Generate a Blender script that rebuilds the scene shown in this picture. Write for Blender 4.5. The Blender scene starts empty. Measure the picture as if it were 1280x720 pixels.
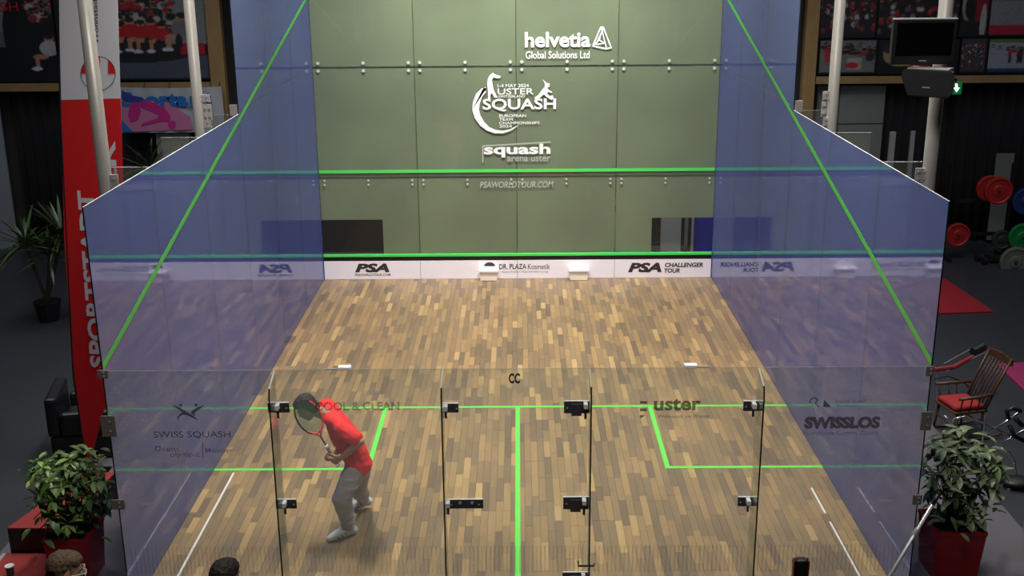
import bpy, bmesh, math, random
import numpy as np
from mathutils import Vector, Matrix, noise
random.seed(7)
S = bpy.context.scene
COL = S.collection
V = Vector

# ------------------------------------------------------------ camera, light, exposure
F, CX, CY, CZ, PITCH, YAW, ROLL = 1404.44, 0.0275, -8.1292, 5.2393, 0.293926, 0.0067048, 0.0082477
cam_d = bpy.data.cameras.new('camera'); cam = bpy.data.objects.new('camera', cam_d); COL.objects.link(cam)
cam_d.sensor_width = 36.0; cam_d.lens = F * 36.0 / 1280.0; cam_d.clip_end = 200
Rm = Matrix.Rotation(YAW, 3, 'Z') @ Matrix.Rotation(math.pi/2 - PITCH, 3, 'X') @ Matrix.Rotation(-ROLL, 3, 'Z')
cam.matrix_world = Matrix.Translation((CX, CY, CZ)) @ Rm.to_4x4()
S.camera = cam
def at(u, v, ax, val):
    """point where the ray of pixel (u, v) meets the plane axis ax = val"""
    d = Rm @ V(((u-640)/F, -(v-360)/F, -1.0)); o = V((CX, CY, CZ))
    return o + d * ((val - o[ax]) / d[ax])

W = bpy.data.worlds.new('world'); S.world = W; W.use_nodes = True
W.node_tree.nodes['Background'].inputs[0].default_value = (0.75, 0.85, 1.0, 1)
W.node_tree.nodes['Background'].inputs[1].default_value = 0.05
def area(name, loc, target, sx, sy, power, color=(1, .97, .92), spread=120):
    l = bpy.data.lights.new(name, 'AREA'); l.shape = 'RECTANGLE'; l.size = sx; l.size_y = sy
    l.energy = power; l.color = color; l.spread = math.radians(spread)
    o = bpy.data.objects.new(name, l); COL.objects.link(o); o.location = loc
    o.rotation_euler = (V(target) - V(loc)).to_track_quat('-Z', 'Y').to_euler(); return o
for x in (-2.3, 2.3):
    for y, p in ((2.0, 118), (5.0, 82), (8.0, 48)):
        area('court_lamp', (x, y, 8.2), (x*.8, y+.2, 0), 1.6, .5, p, (1, .96, .9), 80)
area('front_wall_lamp', (0, 7.2, 8.2), (0, 9.75, 3.6), 4.6, .5, 195, (1, .97, .92), 80)
area('hall_lamp', (-7, 6.5, 8.2), (-7, 7, 0), 2, 6, 115, (.9, .95, 1), 140)
area('hall_lamp', (7, 6.5, 8.2), (7, 7, 0), 2, 6, 115, (.9, .95, 1), 140)
area('rear_fill_light', (1.5, 10.7, 5.2), (1.5, 12.4, .5), 4, .3, 30, (1, .98, .94), 120)  # added fill light, brightens the doorway and panels behind the front wall
area('tribune_lamp', (0, -3.5, 8.2), (0, 1, 1), 5, .6, 150, (1, .96, .92), 130)
S.view_settings.view_transform = 'Standard'; S.view_settings.look = 'None'
S.view_settings.exposure = 0.0; S.view_settings.gamma = 1.0; S.view_settings.use_curve_mapping = False

# ------------------------------------------------------------ helpers
def srgb(r, g, b):
    f = lambda c: (c/255/12.92) if c/255 <= .04045 else ((c/255+.055)/1.055)**2.4
    return (f(r), f(g), f(b), 1)
MC = {}
def mat(name, col, rough=.6, metal=0, noise_s=0, noise_a=.15, emis=None, spec=.5, bump=0):
    if name in MC: return MC[name]
    m = bpy.data.materials.new(name); m.use_nodes = True; nt = m.node_tree; b = nt.nodes['Principled BSDF']
    b.inputs['Base Color'].default_value = col; b.inputs['Roughness'].default_value = rough
    b.inputs['Metallic'].default_value = metal; b.inputs['Specular IOR Level'].default_value = spec
    if noise_s:
        tc = nt.nodes.new('ShaderNodeTexCoord'); n = nt.nodes.new('ShaderNodeTexNoise'); n.inputs['Scale'].default_value = noise_s
        n.inputs['Detail'].default_value = 4
        nt.links.new(tc.outputs['Object'], n.inputs['Vector'])
        mx = nt.nodes.new('ShaderNodeMix'); mx.data_type = 'RGBA'
        mx.inputs[6].default_value = tuple(c*(1-noise_a) for c in col[:3])+(1,)
        mx.inputs[7].default_value = tuple(min(1, c*(1+noise_a)) for c in col[:3])+(1,)
        nt.links.new(n.outputs[0], mx.inputs[0]); nt.links.new(mx.outputs[2], b.inputs['Base Color'])
        if bump:
            bp = nt.nodes.new('ShaderNodeBump'); bp.inputs['Strength'].default_value = bump; bp.inputs['Distance'].default_value = .01
            nt.links.new(n.outputs[0], bp.inputs['Height']); nt.links.new(bp.outputs[0], b.inputs['Normal'])
    if emis:
        b.inputs['Emission Color'].default_value = emis[0]; b.inputs['Emission Strength'].default_value = emis[1]
    MC[name] = m; return m
def glass_mat(name, tint, film, film_w, refl=1.0, rough=0.0):
    """architectural glass: straight-through tinted part, thin film part, Fresnel mirror part"""
    m = bpy.data.materials.new(name); m.use_nodes = True; nt = m.node_tree; nt.nodes.clear()
    N = nt.nodes.new; L = nt.links.new
    out = N('ShaderNodeOutputMaterial'); tr = N('ShaderNodeBsdfTransparent'); tr.inputs[0].default_value = tint
    df = N('ShaderNodeBsdfDiffuse'); df.inputs[0].default_value = film
    tl = N('ShaderNodeBsdfTranslucent'); tl.inputs[0].default_value = film
    ad = N('ShaderNodeMixShader'); ad.inputs[0].default_value = .35; L(df.outputs[0], ad.inputs[1]); L(tl.outputs[0], ad.inputs[2])
    mx = N('ShaderNodeMixShader'); mx.inputs[0].default_value = film_w; L(tr.outputs[0], mx.inputs[1]); L(ad.outputs[0], mx.inputs[2])
    g = N('ShaderNodeBsdfGlossy'); g.inputs['Roughness'].default_value = rough
    ge = N('ShaderNodeNewGeometry'); io = N('ShaderNodeMapRange')
    io.inputs[3].default_value = 1.5; io.inputs[4].default_value = 1/1.5; L(ge.outputs['Backfacing'], io.inputs[0])
    fr = N('ShaderNodeFresnel'); L(io.outputs[0], fr.inputs[0])
    mu = N('ShaderNodeMath'); mu.operation = 'MULTIPLY'; mu.inputs[1].default_value = refl; mu.use_clamp = True; L(fr.outputs[0], mu.inputs[0])
    m2 = N('ShaderNodeMixShader'); L(mu.outputs[0], m2.inputs[0]); L(mx.outputs[0], m2.inputs[1]); L(g.outputs[0], m2.inputs[2])
    L(m2.outputs[0], out.inputs[0]); MC[name] = m; return m

WL = {}
def wloc(o): return WL.get(o.name, V((0, 0, 0)))
def link_at(o, c, parent):
    COL.objects.link(o); WL[o.name] = V(c)
    if parent: o.parent = parent; o.location = V(c) - wloc(parent)
    else: o.location = c
def tag(o, label=None, cat=None, group=None, kind=None):
    if label: o['label'] = label
    if cat: o['category'] = cat
    if group: o['group'] = group
    if kind: o['kind'] = kind
    return o
def thing(name, loc, label, cat, group=None, kind=None):
    o = bpy.data.objects.new(name, None); o.empty_display_size = .1; link_at(o, V(loc), None)
    return tag(o, label, cat, group, kind)
def obj(name, bm, mats, parent=None, smooth=False, base=None):
    me = bpy.data.meshes.new(name)
    if isinstance(bm, bmesh.types.BMesh):
        bmesh.ops.recalc_face_normals(bm, faces=bm.faces); bm.to_mesh(me); bm.free()
    else: me = bm
    n = len(me.vertices); co = np.empty(n*3, dtype=np.float32); me.vertices.foreach_get('co', co); co = co.reshape(-1, 3)
    c = (co.min(0)+co.max(0))/2 if n else np.zeros(3)
    if parent is None: c[2] = co[:, 2].min()
    co -= c; me.vertices.foreach_set('co', co.ravel())
    for m in (mats if isinstance(mats, (list, tuple)) else [mats]): me.materials.append(m)
    if smooth: me.polygons.foreach_set('use_smooth', [True]*len(me.polygons))
    me.update()
    o = bpy.data.objects.new(name, me); link_at(o, V([float(x) for x in c]), parent); return o
def box(bm, x0, x1, y0, y1, z0, z1, bev=0, M=None):
    r = bmesh.ops.create_cube(bm, size=1); vs = r['verts']
    for v in vs:
        v.co = V((x0+(v.co.x+.5)*(x1-x0), y0+(v.co.y+.5)*(y1-y0), z0+(v.co.z+.5)*(z1-z0)))
    if bev:
        es = list({e for v in vs for e in v.link_edges}); r = bmesh.ops.bevel(bm, geom=es, offset=bev, segments=2, affect='EDGES', profile=.6)
        vs = list({v for f in r['faces'] for v in f.verts} | set(v for v in vs if v.is_valid))
    if M:
        for v in vs: v.co = M @ v.co
    return vs
def B(*a, **k):
    bm = bmesh.new(); box(bm, *a, **k); return bm
def tube(bm, pts, r, seg=8, closed=False, cap=True):
    pts = [V(p) for p in pts]; n = len(pts); rs = r if isinstance(r, (list, tuple)) else [r]*n
    rings = []; up = None
    for i, p in enumerate(pts):
        if closed: t = pts[(i+1) % n]-pts[i-1]
        else: t = pts[min(i+1, n-1)]-pts[max(i-1, 0)]
        t.normalize()
        if up is None: up = V((0, 0, 1)) if abs(t.z) < .9 else V((0, 1, 0))
        a = t.cross(up).normalized(); b = t.cross(a).normalized()
        rings.append([bm.verts.new(p+(a*math.cos(2*math.pi*k/seg)+b*math.sin(2*math.pi*k/seg))*rs[i]) for k in range(seg)])
    for i in range(n if closed else n-1):
        A, C = rings[i], rings[(i+1) % n]
        for k in range(seg): bm.faces.new((A[k], A[(k+1) % seg], C[(k+1) % seg], C[k]))
    if cap and not closed: bm.faces.new(rings[0]); bm.faces.new(rings[-1][::-1])
def T(pts, r, seg=8, closed=False):
    bm = bmesh.new(); tube(bm, pts, r, seg, closed); return bm
def poly(pts, th=None, n=(0, 1, 0)):
    """polygon (world points) with thickness th along n"""
    bm = bmesh.new(); vs = [bm.verts.new(p) for p in pts]; f = bm.faces.new(vs)
    if th:
        r = bmesh.ops.extrude_face_region(bm, geom=[f])
        for v in r['geom']:
            if isinstance(v, bmesh.types.BMVert): v.co += V(n)*th
    return bm
def merge(*bms):
    b = bms[0]
    for o in bms[1:]:
        me = bpy.data.meshes.new('t'); o.to_mesh(me); b.from_mesh(me); bpy.data.meshes.remove(me); o.free()
    return b
# --- voxel-fused bodies
def sph(p, r, sub=2):
    bm = bmesh.new(); bmesh.ops.create_icosphere(bm, subdivisions=sub, radius=1)
    rr = V(r) if isinstance(r, (list, tuple)) else V((r, r, r))
    for v in bm.verts: v.co = V((v.co.x*rr.x, v.co.y*rr.y, v.co.z*rr.z)) + V(p)
    return bm
def hull(items):
    """convex hull of spheres (p, r)"""
    bm = bmesh.new()
    for p, r in items:
        b = sph(p, r, 2)
        for v in b.verts: bm.verts.new(v.co)
        b.free()
    r = bmesh.ops.convex_hull(bm, input=bm.verts)
    bad = [g for g in r['geom_interior'] if isinstance(g, bmesh.types.BMVert)] + [g for g in r['geom_unused'] if isinstance(g, bmesh.types.BMVert)]
    bmesh.ops.delete(bm, geom=list(set(bad)), context='VERTS'); return bm
def chain(items): return [hull(items[i:i+2]) for i in range(len(items)-1)]
def ell(p, r, M=None):
    bm = sph((0, 0, 0), r, 3)
    for v in bm.verts: v.co = (M @ (v.co+V(p))) if M else v.co+V(p)
    return bm
def mx(bms, M):
    for b in bms:
        for v in b.verts: v.co = M @ v.co
    return bms
def placed(M, *bms):
    for b in bms:
        for v in b.verts: v.co = M @ v.co
    return merge(*bms)
TS = bpy.data.scenes.new('scratch')
def evaluated(o):
    TS.collection.objects.link(o); vl = TS.view_layers[0]; vl.update(); me = bpy.data.meshes.new_from_object(o.evaluated_get(vl.depsgraph)); bpy.data.objects.remove(o); return me
def fuse(bms, voxel=.008, smooth=4):
    b = merge(*bms); me = bpy.data.meshes.new('f'); b.to_mesh(me); b.free()
    o = bpy.data.objects.new('f', me)
    m = o.modifiers.new('r', 'REMESH'); m.mode = 'VOXEL'; m.voxel_size = voxel
    if smooth: s = o.modifiers.new('s', 'SMOOTH'); s.factor = .5; s.iterations = smooth
    return evaluated(o)
# --- lettering as flat mesh
_tx = {}
def text_verts(s, bold, shear):
    k = (s, bold, shear)
    if k not in _tx:
        c = bpy.data.curves.new('t', 'FONT'); c.body = s; c.offset = bold; c.shear = shear; c.resolution_u = 3; c.fill_mode = 'FRONT'
        me = evaluated(bpy.data.objects.new('t', c))
        vs = [v.co.copy() for v in me.vertices]; fs = [tuple(p.vertices) for p in me.polygons]; bpy.data.meshes.remove(me)
        _tx[k] = (vs, fs)
    return _tx[k]
def lettering(s, o, ux, uy, w, h, m, parent, bold=0.0, shear=0.0, name='lettering'):
    vs, fs = text_verts(s, bold, shear)
    x0 = min(v.x for v in vs); x1 = max(v.x for v in vs); y0 = min(v.y for v in vs); y1 = max(v.y for v in vs)
    bm = bmesh.new(); ux = V(ux).normalized(); uy = V(uy).normalized(); o = V(o)
    nv = [bm.verts.new(o+ux*((v.x-x0)/(x1-x0)*w)+uy*((v.y-y0)/(y1-y0)*h)) for v in vs]
    for f in fs:
        try: bm.faces.new([nv[i] for i in f])
        except ValueError: pass
    return obj(name, bm, m, parent)
def px_text(s, u0, v0, u1, v1, Y, m, parent, **k):
    a = at(u0, v1, 1, Y); b = at(u1, v1, 1, Y); c = at(u0, v0, 1, Y)
    return lettering(s, (a.x, Y, a.z), (1, 0, 0), (0, 0, 1), b.x-a.x, c.z-a.z, m, parent, **k)
def px_poly(pts, Y, m, parent, name='logo', th=None):
    ps = [at(u, v, 1, Y) for u, v in pts]; return obj(name, poly([(p.x, Y, p.z) for p in ps], th), m, parent)

# ------------------------------------------------------------ materials
M_edge_top = mat('glass_edge_lit', (.78, .82, .80, 1), .25)  # pale copy of the glass edge: overhead light put into the colour
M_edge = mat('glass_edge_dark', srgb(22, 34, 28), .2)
M_clear = glass_mat('clear_glass', (.93, .955, .94, 1), (.42, .44, .46, 1), .11, .55)
M_front = glass_mat('front_glass', (.97, .985, .97, 1), (.45, .47, .45, 1), .02, .5)
M_softedge = mat('back_glass_top', srgb(96, 102, 92), .5)
M_fin = glass_mat('fin_glass', (.93, .96, .93, 1), (.36, .38, .33, 1), .15, .6)
M_blue = glass_mat('blue_film_glass', (.50, .58, .86, 1), (.25, .32, .84, 1), .50, 1.0, .035)
M_green = mat('line_green', srgb(98, 214, 76), .5)
M_greenw = mat('line_green_wall', srgb(90, 205, 80), .5)
M_white = mat('white_print', (.86, .88, .86, 1), .5)
M_white2 = mat('pale_print', (.45, .47, .44, 1), .5)
M_dark = mat('dark_print', srgb(52, 46, 46), .6)
M_steel = mat('brushed_steel', (.46, .44, .43, 1), .4, .35, 30, .1)
M_steeld = mat('dark_steel', (.10, .09, .09, 1), .42, .6)
M_pole = mat('painted_pole', (.42, .40, .36, 1), .35, .2, 6, .06)
M_black = mat('black_plastic', (.012, .012, .013, 1), .45)
M_curtain = mat('black_cloth', (.006, .006, .007, 1), .95, 0, 5, .3)
M_wood = mat('wood_beam', srgb(150, 122, 78), .65, 0, 6, .22)
M_hallfloor = mat('hall_floor_grey', srgb(54, 56, 61), .4, 0, 1.2, .08)
M_plat = mat('platform_grey', srgb(92, 90, 95), .7, 0, 3, .06)
M_wallp = mat('hall_wall_paint', srgb(120, 122, 118), .8, 0, 2, .05)
M_red = mat('red_carpet', srgb(142, 46, 42), .85, 0, 30, .15)
M_redp = mat('red_planter_paint', srgb(140, 12, 20), .22)
M_flagr = mat('flag_red', srgb(205, 22, 26), .6)
M_flagw = mat('flag_white', srgb(205, 205, 212), .6)

def parquet_mat():
    m = bpy.data.materials.new('parquet'); m.use_nodes = True; nt = m.node_tree; N = nt.nodes.new; L = nt.links.new
    b = nt.nodes['Principled BSDF']; b.inputs['Roughness'].default_value = .36
    oi = N('ShaderNodeObjectInfo'); ge = N('ShaderNodeNewGeometry')
    a = N('ShaderNodeMath'); a.operation = 'ADD'; L(oi.outputs['Random'], a.inputs[0]); L(ge.outputs['Random Per Island'], a.inputs[1])
    f = N('ShaderNodeMath'); f.operation = 'FRACT'; L(a.outputs[0], f.inputs[0])
    cr = N('ShaderNodeValToRGB'); L(f.outputs[0], cr.inputs[0]); e = cr.color_ramp.elements
    e[0].position = 0; e[0].color = srgb(110, 92, 74); e[1].position = 1; e[1].color = srgb(178, 148, 102)
    for p, c in ((.2, (124, 104, 80)), (.5, (138, 114, 84)), (.75, (148, 121, 86)), (.93, (158, 129, 90))):
        x = e.new(p); x.color = srgb(*c)
    mp = N('ShaderNodeMapping'); mp.inputs['Scale'].default_value = (60, 3.5, 60); L(ge.outputs['Position'], mp.inputs['Vector'])
    n = N('ShaderNodeTexNoise'); n.inputs['Scale'].default_value = 1; n.inputs['Detail'].default_value = 3; L(mp.outputs[0], n.inputs['Vector'])
    mr = N('ShaderNodeMapRange'); mr.inputs[3].default_value = .78; mr.inputs[4].default_value = 1.2; L(n.outputs[0], mr.inputs[0])
    n2 = N('ShaderNodeTexNoise'); n2.inputs['Scale'].default_value = .9; L(ge.outputs['Position'], n2.inputs['Vector'])
    mr2 = N('ShaderNodeMapRange'); mr2.inputs[3].default_value = .8; mr2.inputs[4].default_value = 1.18; L(n2.outputs[0], mr2.inputs[0])
    mm = N('ShaderNodeMath'); mm.operation = 'MULTIPLY'; L(mr.outputs[0], mm.inputs[0]); L(mr2.outputs[0], mm.inputs[1])
    vm = N('ShaderNodeVectorMath'); vm.operation = 'SCALE'; L(cr.outputs[0], vm.inputs[0]); L(mm.outputs[0], vm.inputs['Scale'])
    L(vm.outputs[0], b.inputs['Base Color']); return m
M_parq = parquet_mat()

# ------------------------------------------------------------ hall shell
HF = -0.08
def struct(name, bm, m, label, cat, parent=None):
    o = obj(name, bm, m, parent); tag(o, label, cat, kind='structure'); return o
struct('floor', B(-11.5, 11.5, -9.5, 12.6, HF-.1, HF), M_hallfloor, 'dark grey hall floor around the glass court', 'floor')
struct('ceiling', B(-11.5, 11.5, -9.5, 12.6, 8.6, 8.7), mat('ceiling_dark', (.08, .08, .085, 1), .9), 'dark hall ceiling above the court', 'ceiling')
struct('wall_front_outer', B(-11.5, 11.5, 12.5, 12.6, HF, 8.6), mat('hall_wall_dark', (.035, .034, .034, 1), .9, 0, 2, .2), 'dark hall wall behind the front of the court', 'wall')
struct('wall_left_outer', B(-11.6, -11.5, -9.5, 12.6, HF, 8.6), M_wallp, 'grey hall wall far left of the court', 'wall')
struct('wall_right_outer', B(11.5, 11.6, -9.5, 12.6, HF, 8.6), M_wallp, 'grey hall wall far right of the court', 'wall')
struct('wall_back_outer', B(-11.5, 11.5, -9.6, -9.5, HF, 8.6), mat('hall_wall_rear', (.05, .05, .055, 1), .9), 'hall wall behind the spectators', 'wall')
struct('trim_1', B(-4.75, 4.75, -.6, 12.2, HF, -.03), M_plat, 'light grey court platform around the glass walls', 'platform')

# ------------------------------------------------------------ court floor: planks and lines
cf = thing('floor', (0, 4.9, -.02), 'brown strip parquet floor of the squash court with green lines', 'floor', kind='structure')
obj('subfloor', B(-3.2, 3.2, 0, 9.75, -.028, -.004), mat('subfloor_dark', srgb(60, 44, 30), .8), cf)
SW = 6.4/90; PL = []
for i in range(90):
    y = -random.choice((.0, .1, .2, .3))
    while y < 9.75:
        l = random.choice((.3, .4, .5, .6)); y1 = min(9.75, y+l); y0 = max(0, y)
        if y1-y0 > .02: PL.append((-3.2+i*SW, y0, y1, l if y0 == y and y1 == y+l else None))
        y += l
def plank_bm(bm, x0, x1, y0, y1, dz=0):
    z0, z1 = -.004, .0+dz
    v = [bm.verts.new(p) for p in ((x0, y0, z0), (x1, y0, z0), (x1, y1, z0), (x0, y1, z0), (x0+.0007, y0+.0007, z1), (x1-.0007, y0+.0007, z1), (x1-.0007, y1-.0007, z1), (x0+.0007, y1-.0007, z1))]
    bm.faces.new(v[4:8])
    for a in range(4): bm.faces.new((v[a], v[(a+1) % 4], v[4+(a+1) % 4], v[4+a]))
near = sorted([p for p in PL if p[3] and p[1] > .55 and abs(p[0]) < 3.15], key=lambda p: p[1])[:300]
nset = set(near); pmesh = {}
for (x, y0, y1, l) in near:
    if l not in pmesh:
        b = bmesh.new(); plank_bm(b, -SW/2+.0006, SW/2-.0006, -l/2+.0006, l/2-.0006)
        me = bpy.data.meshes.new('plank'); b.to_mesh(me); b.free(); me.materials.append(M_parq); pmesh[l] = me
    o = bpy.data.objects.new('plank', pmesh[l]); link_at(o, V((x+SW/2, (y0+y1)/2, random.uniform(-.0003, .0003))), cf)
bm = bmesh.new()
for p in PL:
    if p in nset: continue
    plank_bm(bm, p[0]+.0006, p[0]+SW-.0006, p[1]+.0006, p[2]-.0006, random.uniform(-.0004, .0003))
tag(obj('planks', bm, M_parq, cf), 'further parquet strips of the court floor', kind='stuff')
def fline(x0, x1, y0, y1, m=M_green, z=.0025): return obj('court_line', B(x0, x1, y0, y1, .0006, z), m, cf)
fline(-3.2, 3.2, 4.26, 4.31); fline(-.025, .025, 0, 4.26)
for s in (-1, 1):
    fline(min(s*1.55, s*1.6), max(s*1.55, s*1.6), 2.61, 4.26)
    fline(min(s*1.6, s*3.2), max(s*1.6, s*3.2), 2.61, 2.66)
M_thinline = mat('thin_white_line', (.75, .74, .72, 1), .5)  # thin white lines laid on the floor beside the side walls
tag(fline(-2.985, -2.965, .2, 2.56, M_thinline, .002), 'thin white line along left wall')
tag(fline(2.955, 2.972, .2, 1.45, M_thinline, .002), 'thin white line along right wall')
tag(fline(2.955, 2.972, 1.62, 2.15, M_thinline, .002), 'thin white line along right wall')

# ------------------------------------------------------------ glass panes
def pane(name, parent, x0, x1, y0, y1, z0, z1, m, thin, edges=None):
    bm = B(x0, x1, y0, y1, z0, z1); bm.faces.ensure_lookup_table(); bmesh.ops.recalc_face_normals(bm, faces=bm.faces)
    for f in bm.faces:
        n = f.normal
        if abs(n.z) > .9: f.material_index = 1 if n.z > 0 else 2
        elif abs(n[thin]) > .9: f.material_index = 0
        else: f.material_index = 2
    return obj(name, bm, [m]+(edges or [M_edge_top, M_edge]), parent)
M_finedge = mat('fin_edge_soft', srgb(120, 126, 112), .4)
G = .003; PT = .012
HS, HT, HB = 3.425, 5.2, 2.13
def fin(parent, pts, axis, th=.012):
    """glass fin: outline pts, thickness along axis"""
    n = V((0, 0, 0)); n[axis] = 1
    bm = poly([V(p)-n*th/2 for p in pts], th, n); bmesh.ops.recalc_face_normals(bm, faces=bm.faces)
    for f in bm.faces:
        f.material_index = 0 if abs(f.normal[axis]) > .9 or (axis == 0 and f.normal.y > .9) else (1 if f.normal.z > .5 else 2)
    return obj('glass_fin', bm, [M_fin, M_edge_top if axis == 1 else M_finedge, M_edge], parent)
for s, side in ((-1, 'left'), (1, 'right')):
    w = thing('wall_'+side, (s*3.2, 4.9, 0), f'blue tinted glass side wall on the {side} of the squash court', 'wall', kind='structure')
    xa, xb = sorted((s*3.2, s*(3.2+PT)))
    for k in range(6):
        y0, y1 = k*1.625, (k+1)*1.625
        ztop = HS if k < 3 else HT
        pane('glass_pane', w, xa, xb, y0+G/2, y1-G/2, .003, HS if k < 3 else 3.47-G/2, M_blue, 0)
        if k >= 3: pane('glass_pane', w, xa, xb, y0+G/2, y1-G/2, 3.47+G/2, HT, M_blue, 0)
    x0 = s*(3.2+PT+.001)
    for y, z in ((1.625, HS), (3.25, HS), (4.875, HS), (6.5, HT), (8.125, HT)):
        fin(w, [(x0, y, .02), (x0+s*.4, y, .02), (x0+s*.4, y, z-.005), (x0, y, z-.005)], 1)
        fb = bmesh.new(); box(fb, *sorted((x0, x0+s*.42)), y-.03, y-.007, -.028, .12); box(fb, *sorted((x0, x0+s*.42)), y+.007, y+.03, -.028, .12)
        obj('fin_bracket', fb, M_steel, w)
        for zz in (1.7, z-.35): obj('fin_clamp', B(*sorted((x0, x0+s*.06)), y-.03, y+.03, zz-.04, zz+.04, bev=.004), M_steel, w)
    # sloping out line on the inner face
    k = (4.535-2.13)/9.75; xi = s*3.198
    pts = [(xi, 0.0, 2.13), (xi, 9.745, 4.545), (xi, 9.745, 4.60), (xi, 0.0, 2.185)]
    obj('out_line', poly(pts, .0015, (-s, 0, 0)), M_greenw, w)
    # corner bracket where the tall panes start
    obj('corner_plate', B(*sorted((s*3.215, s*3.30)), 4.85, 4.88, HS-.02, HS+.11, bev=.003), M_steel, w)
    # clamps at the rear corner
    cl = {-1: [(122, 463, 134, 473), (128, 520, 143, 546), (140, 625, 155, 637)], 1: [(1157, 458, 1168, 470), (1150, 515, 1166, 538), (1140, 619, 1153, 631)]}[s]
    for (u0, v0, u1, v1) in cl:
        a = at(u0, v1, 1, -.03); b = at(u1, v0, 1, -.03); cb = bmesh.new()
        box(cb, a.x, b.x, -.032, -.018, a.z, b.z, bev=.003)
        o = obj('corner_clamp', cb, mat('corner_steel', (.20, .18, .17, 1), .45, .3), w)
        for dz in (.28, .72):
            z = a.z+(b.z-a.z)*dz; x = a.x+(b.x-a.x)*.62
            obj('bolt', T([(x, -.038, z), (x, -.03, z)], .008, 8), M_steel, o)

# front wall
wf = thing('wall_front', (0, 9.75, 0), 'glass front wall of the squash court with green backing and white logos', 'wall', kind='structure')
for i in range(4):
    for (z0, z1) in ((.003, 1.715), (1.715, 3.47), (3.47, HT)):
        pane('glass_pane', wf, -3.2+i*1.6+G/2, -1.6+i*1.6-G/2, 9.75, 9.75+PT, z0+G/2, z1-G/2, M_front, 1)
def film_mat():
    m = bpy.data.materials.new('green_film'); m.use_nodes = True; nt = m.node_tree; N = nt.nodes.new; L = nt.links.new
    b = nt.nodes['Principled BSDF']; b.inputs['Roughness'].default_value = .5;     n = N('ShaderNodeTexNoise'); n.inputs['Scale'].default_value = .7; tc = N('ShaderNodeTexCoord'); L(tc.outputs['Object'], n.inputs[0])
    cr = N('ShaderNodeValToRGB'); cr.color_ramp.elements[0].color = srgb(122, 132, 108); cr.color_ramp.elements[1].color = srgb(136, 148, 120)
    cr.color_ramp.elements[0].position = .35; cr.color_ramp.elements[1].position = .65
    L(n.outputs[0], cr.inputs[0]); L(cr.outputs[0], b.inputs['Base Color'])
    b.inputs['Alpha'].default_value = .86; return m
M_film = film_mat()
YF = 9.75+PT+.001
for i in range(4):
    x0, x1 = -3.2+i*1.6+.003, -1.6+i*1.6-.003
    fb = bmesh.new()
    for (z0, z1) in ((1.718, 3.467), (3.473, HT)): box(fb, x0, x1, YF, YF+.002, z0, z1)
    xa, xb = (x0 if i else -2.2), (x1 if i < 3 else 2.2)
    box(fb, x0, x1, YF, YF+.002, 1.005, 1.712); box(fb, xa, xb, YF, YF+.002, .02, 1.005)
    obj('backing_film', fb, M_film, wf)
def wline(z0, z1): return obj('wall_line', B(-3.19, 3.19, 9.744, 9.748, z0, z1), M_greenw2, wf)
M_greenw2 = mat('line_green_front', srgb(84, 222, 96), .5)
wline(1.78, 1.83); wline(4.57, 4.62)
tin = obj('tin_board', B(-3.19, 3.19, 9.715, 9.735, .004, .315), mat('tin_white', srgb(252, 246, 252), .4, 0, 1, .02), wf)
obj('tin_gap', B(-3.19, 3.19, 9.725, 9.735, .315, .39), M_black, wf)
obj('tin_line', B(-3.19, 3.19, 9.70, 9.735, .39, .435, bev=.004), M_greenw2, wf)
for x in (-1.6, 0, 1.6): obj('board_joint', B(x-.003, x+.003, 9.7135, 9.7152, .004, .315), mat('joint_grey', (.25, .24, .25, 1)), tin)
M_stud = mat('frosted_stud', (.55, .58, .52, 1), .4)
for i in range(4):
    for dx in (.09, .8, 1.51):
        x = -3.2+1.6*i+dx
        b = bmesh.new()
        for z in (3.53, 3.41): tube(b, [(x, 9.74, z), (x, 9.749, z)], .026, 10)
        obj('pane_clamp', b, M_stud, wf)
        b = bmesh.new()
        for z in (1.66, 1.59): tube(b, [(x, 9.74, z), (x, 9.749, z)], .018, 10)
        obj('pane_clamp', b, M_stud, wf)
YT = 9.742
def wt(s, *bb, m=M_white, **k): return px_text(s, *bb, YT, m, wf, **k)
wt('helvetia', 656, 40, 738, 59.5, bold=.028); wt('Global Solutions Ltd', 657, 64, 737, 73.5, bold=.012)
def strip(pts, w, Y, m, parent, name='logo', close=False):
    ps = [at(u, v, 1, Y) for u, v in pts]; ps = ps+[ps[0]] if close else ps
    bm = bmesh.new()
    for a, b in zip(ps, ps[1:]):
        d = (b-a).normalized(); n = V((-d.z, 0, d.x))*w/2; a2 = a-d*w*.3; b2 = b+d*w*.3
        vs = [bm.verts.new(q) for q in (a2+n, b2+n, b2-n, a2-n)]; bm.faces.new(vs)
    return obj(name, bm, m, parent)
strip([(741, 57.5), (751, 34), (754, 34), (764, 59.5), (758, 61), (741, 57.5)], .022, YT, M_white, wf)
strip([(754, 34), (749, 50), (741, 57)], .018, YT-.001, M_white, wf); strip([(749, 50), (756, 54), (745, 55.5), (752, 40)], .018, YT-.002, M_white, wf)
strip([(752, 36), (758, 60)], .018, YT-.003, M_white, wf)
wt('1-4 MAY 2024', 622, 105, 661, 109.3, bold=.01); wt('USTER', 622, 110.5, 667, 118.3, bold=.01); wt('SWITZERLAND', 623, 119, 656, 122, bold=.01)
wt('SQUASH', 603.5, 123.5, 695, 139.5, bold=.022)
wt('EUROPEAN', 624, 143, 657.5, 146.6, bold=.01); wt('TEAM', 624, 147.6, 641, 151, bold=.01)
wt('CHAMPIONSHIPS', 624, 152, 674.5, 155.5, bold=.01); wt('2024', 624, 156.2, 640, 159.5, bold=.01)
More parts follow.
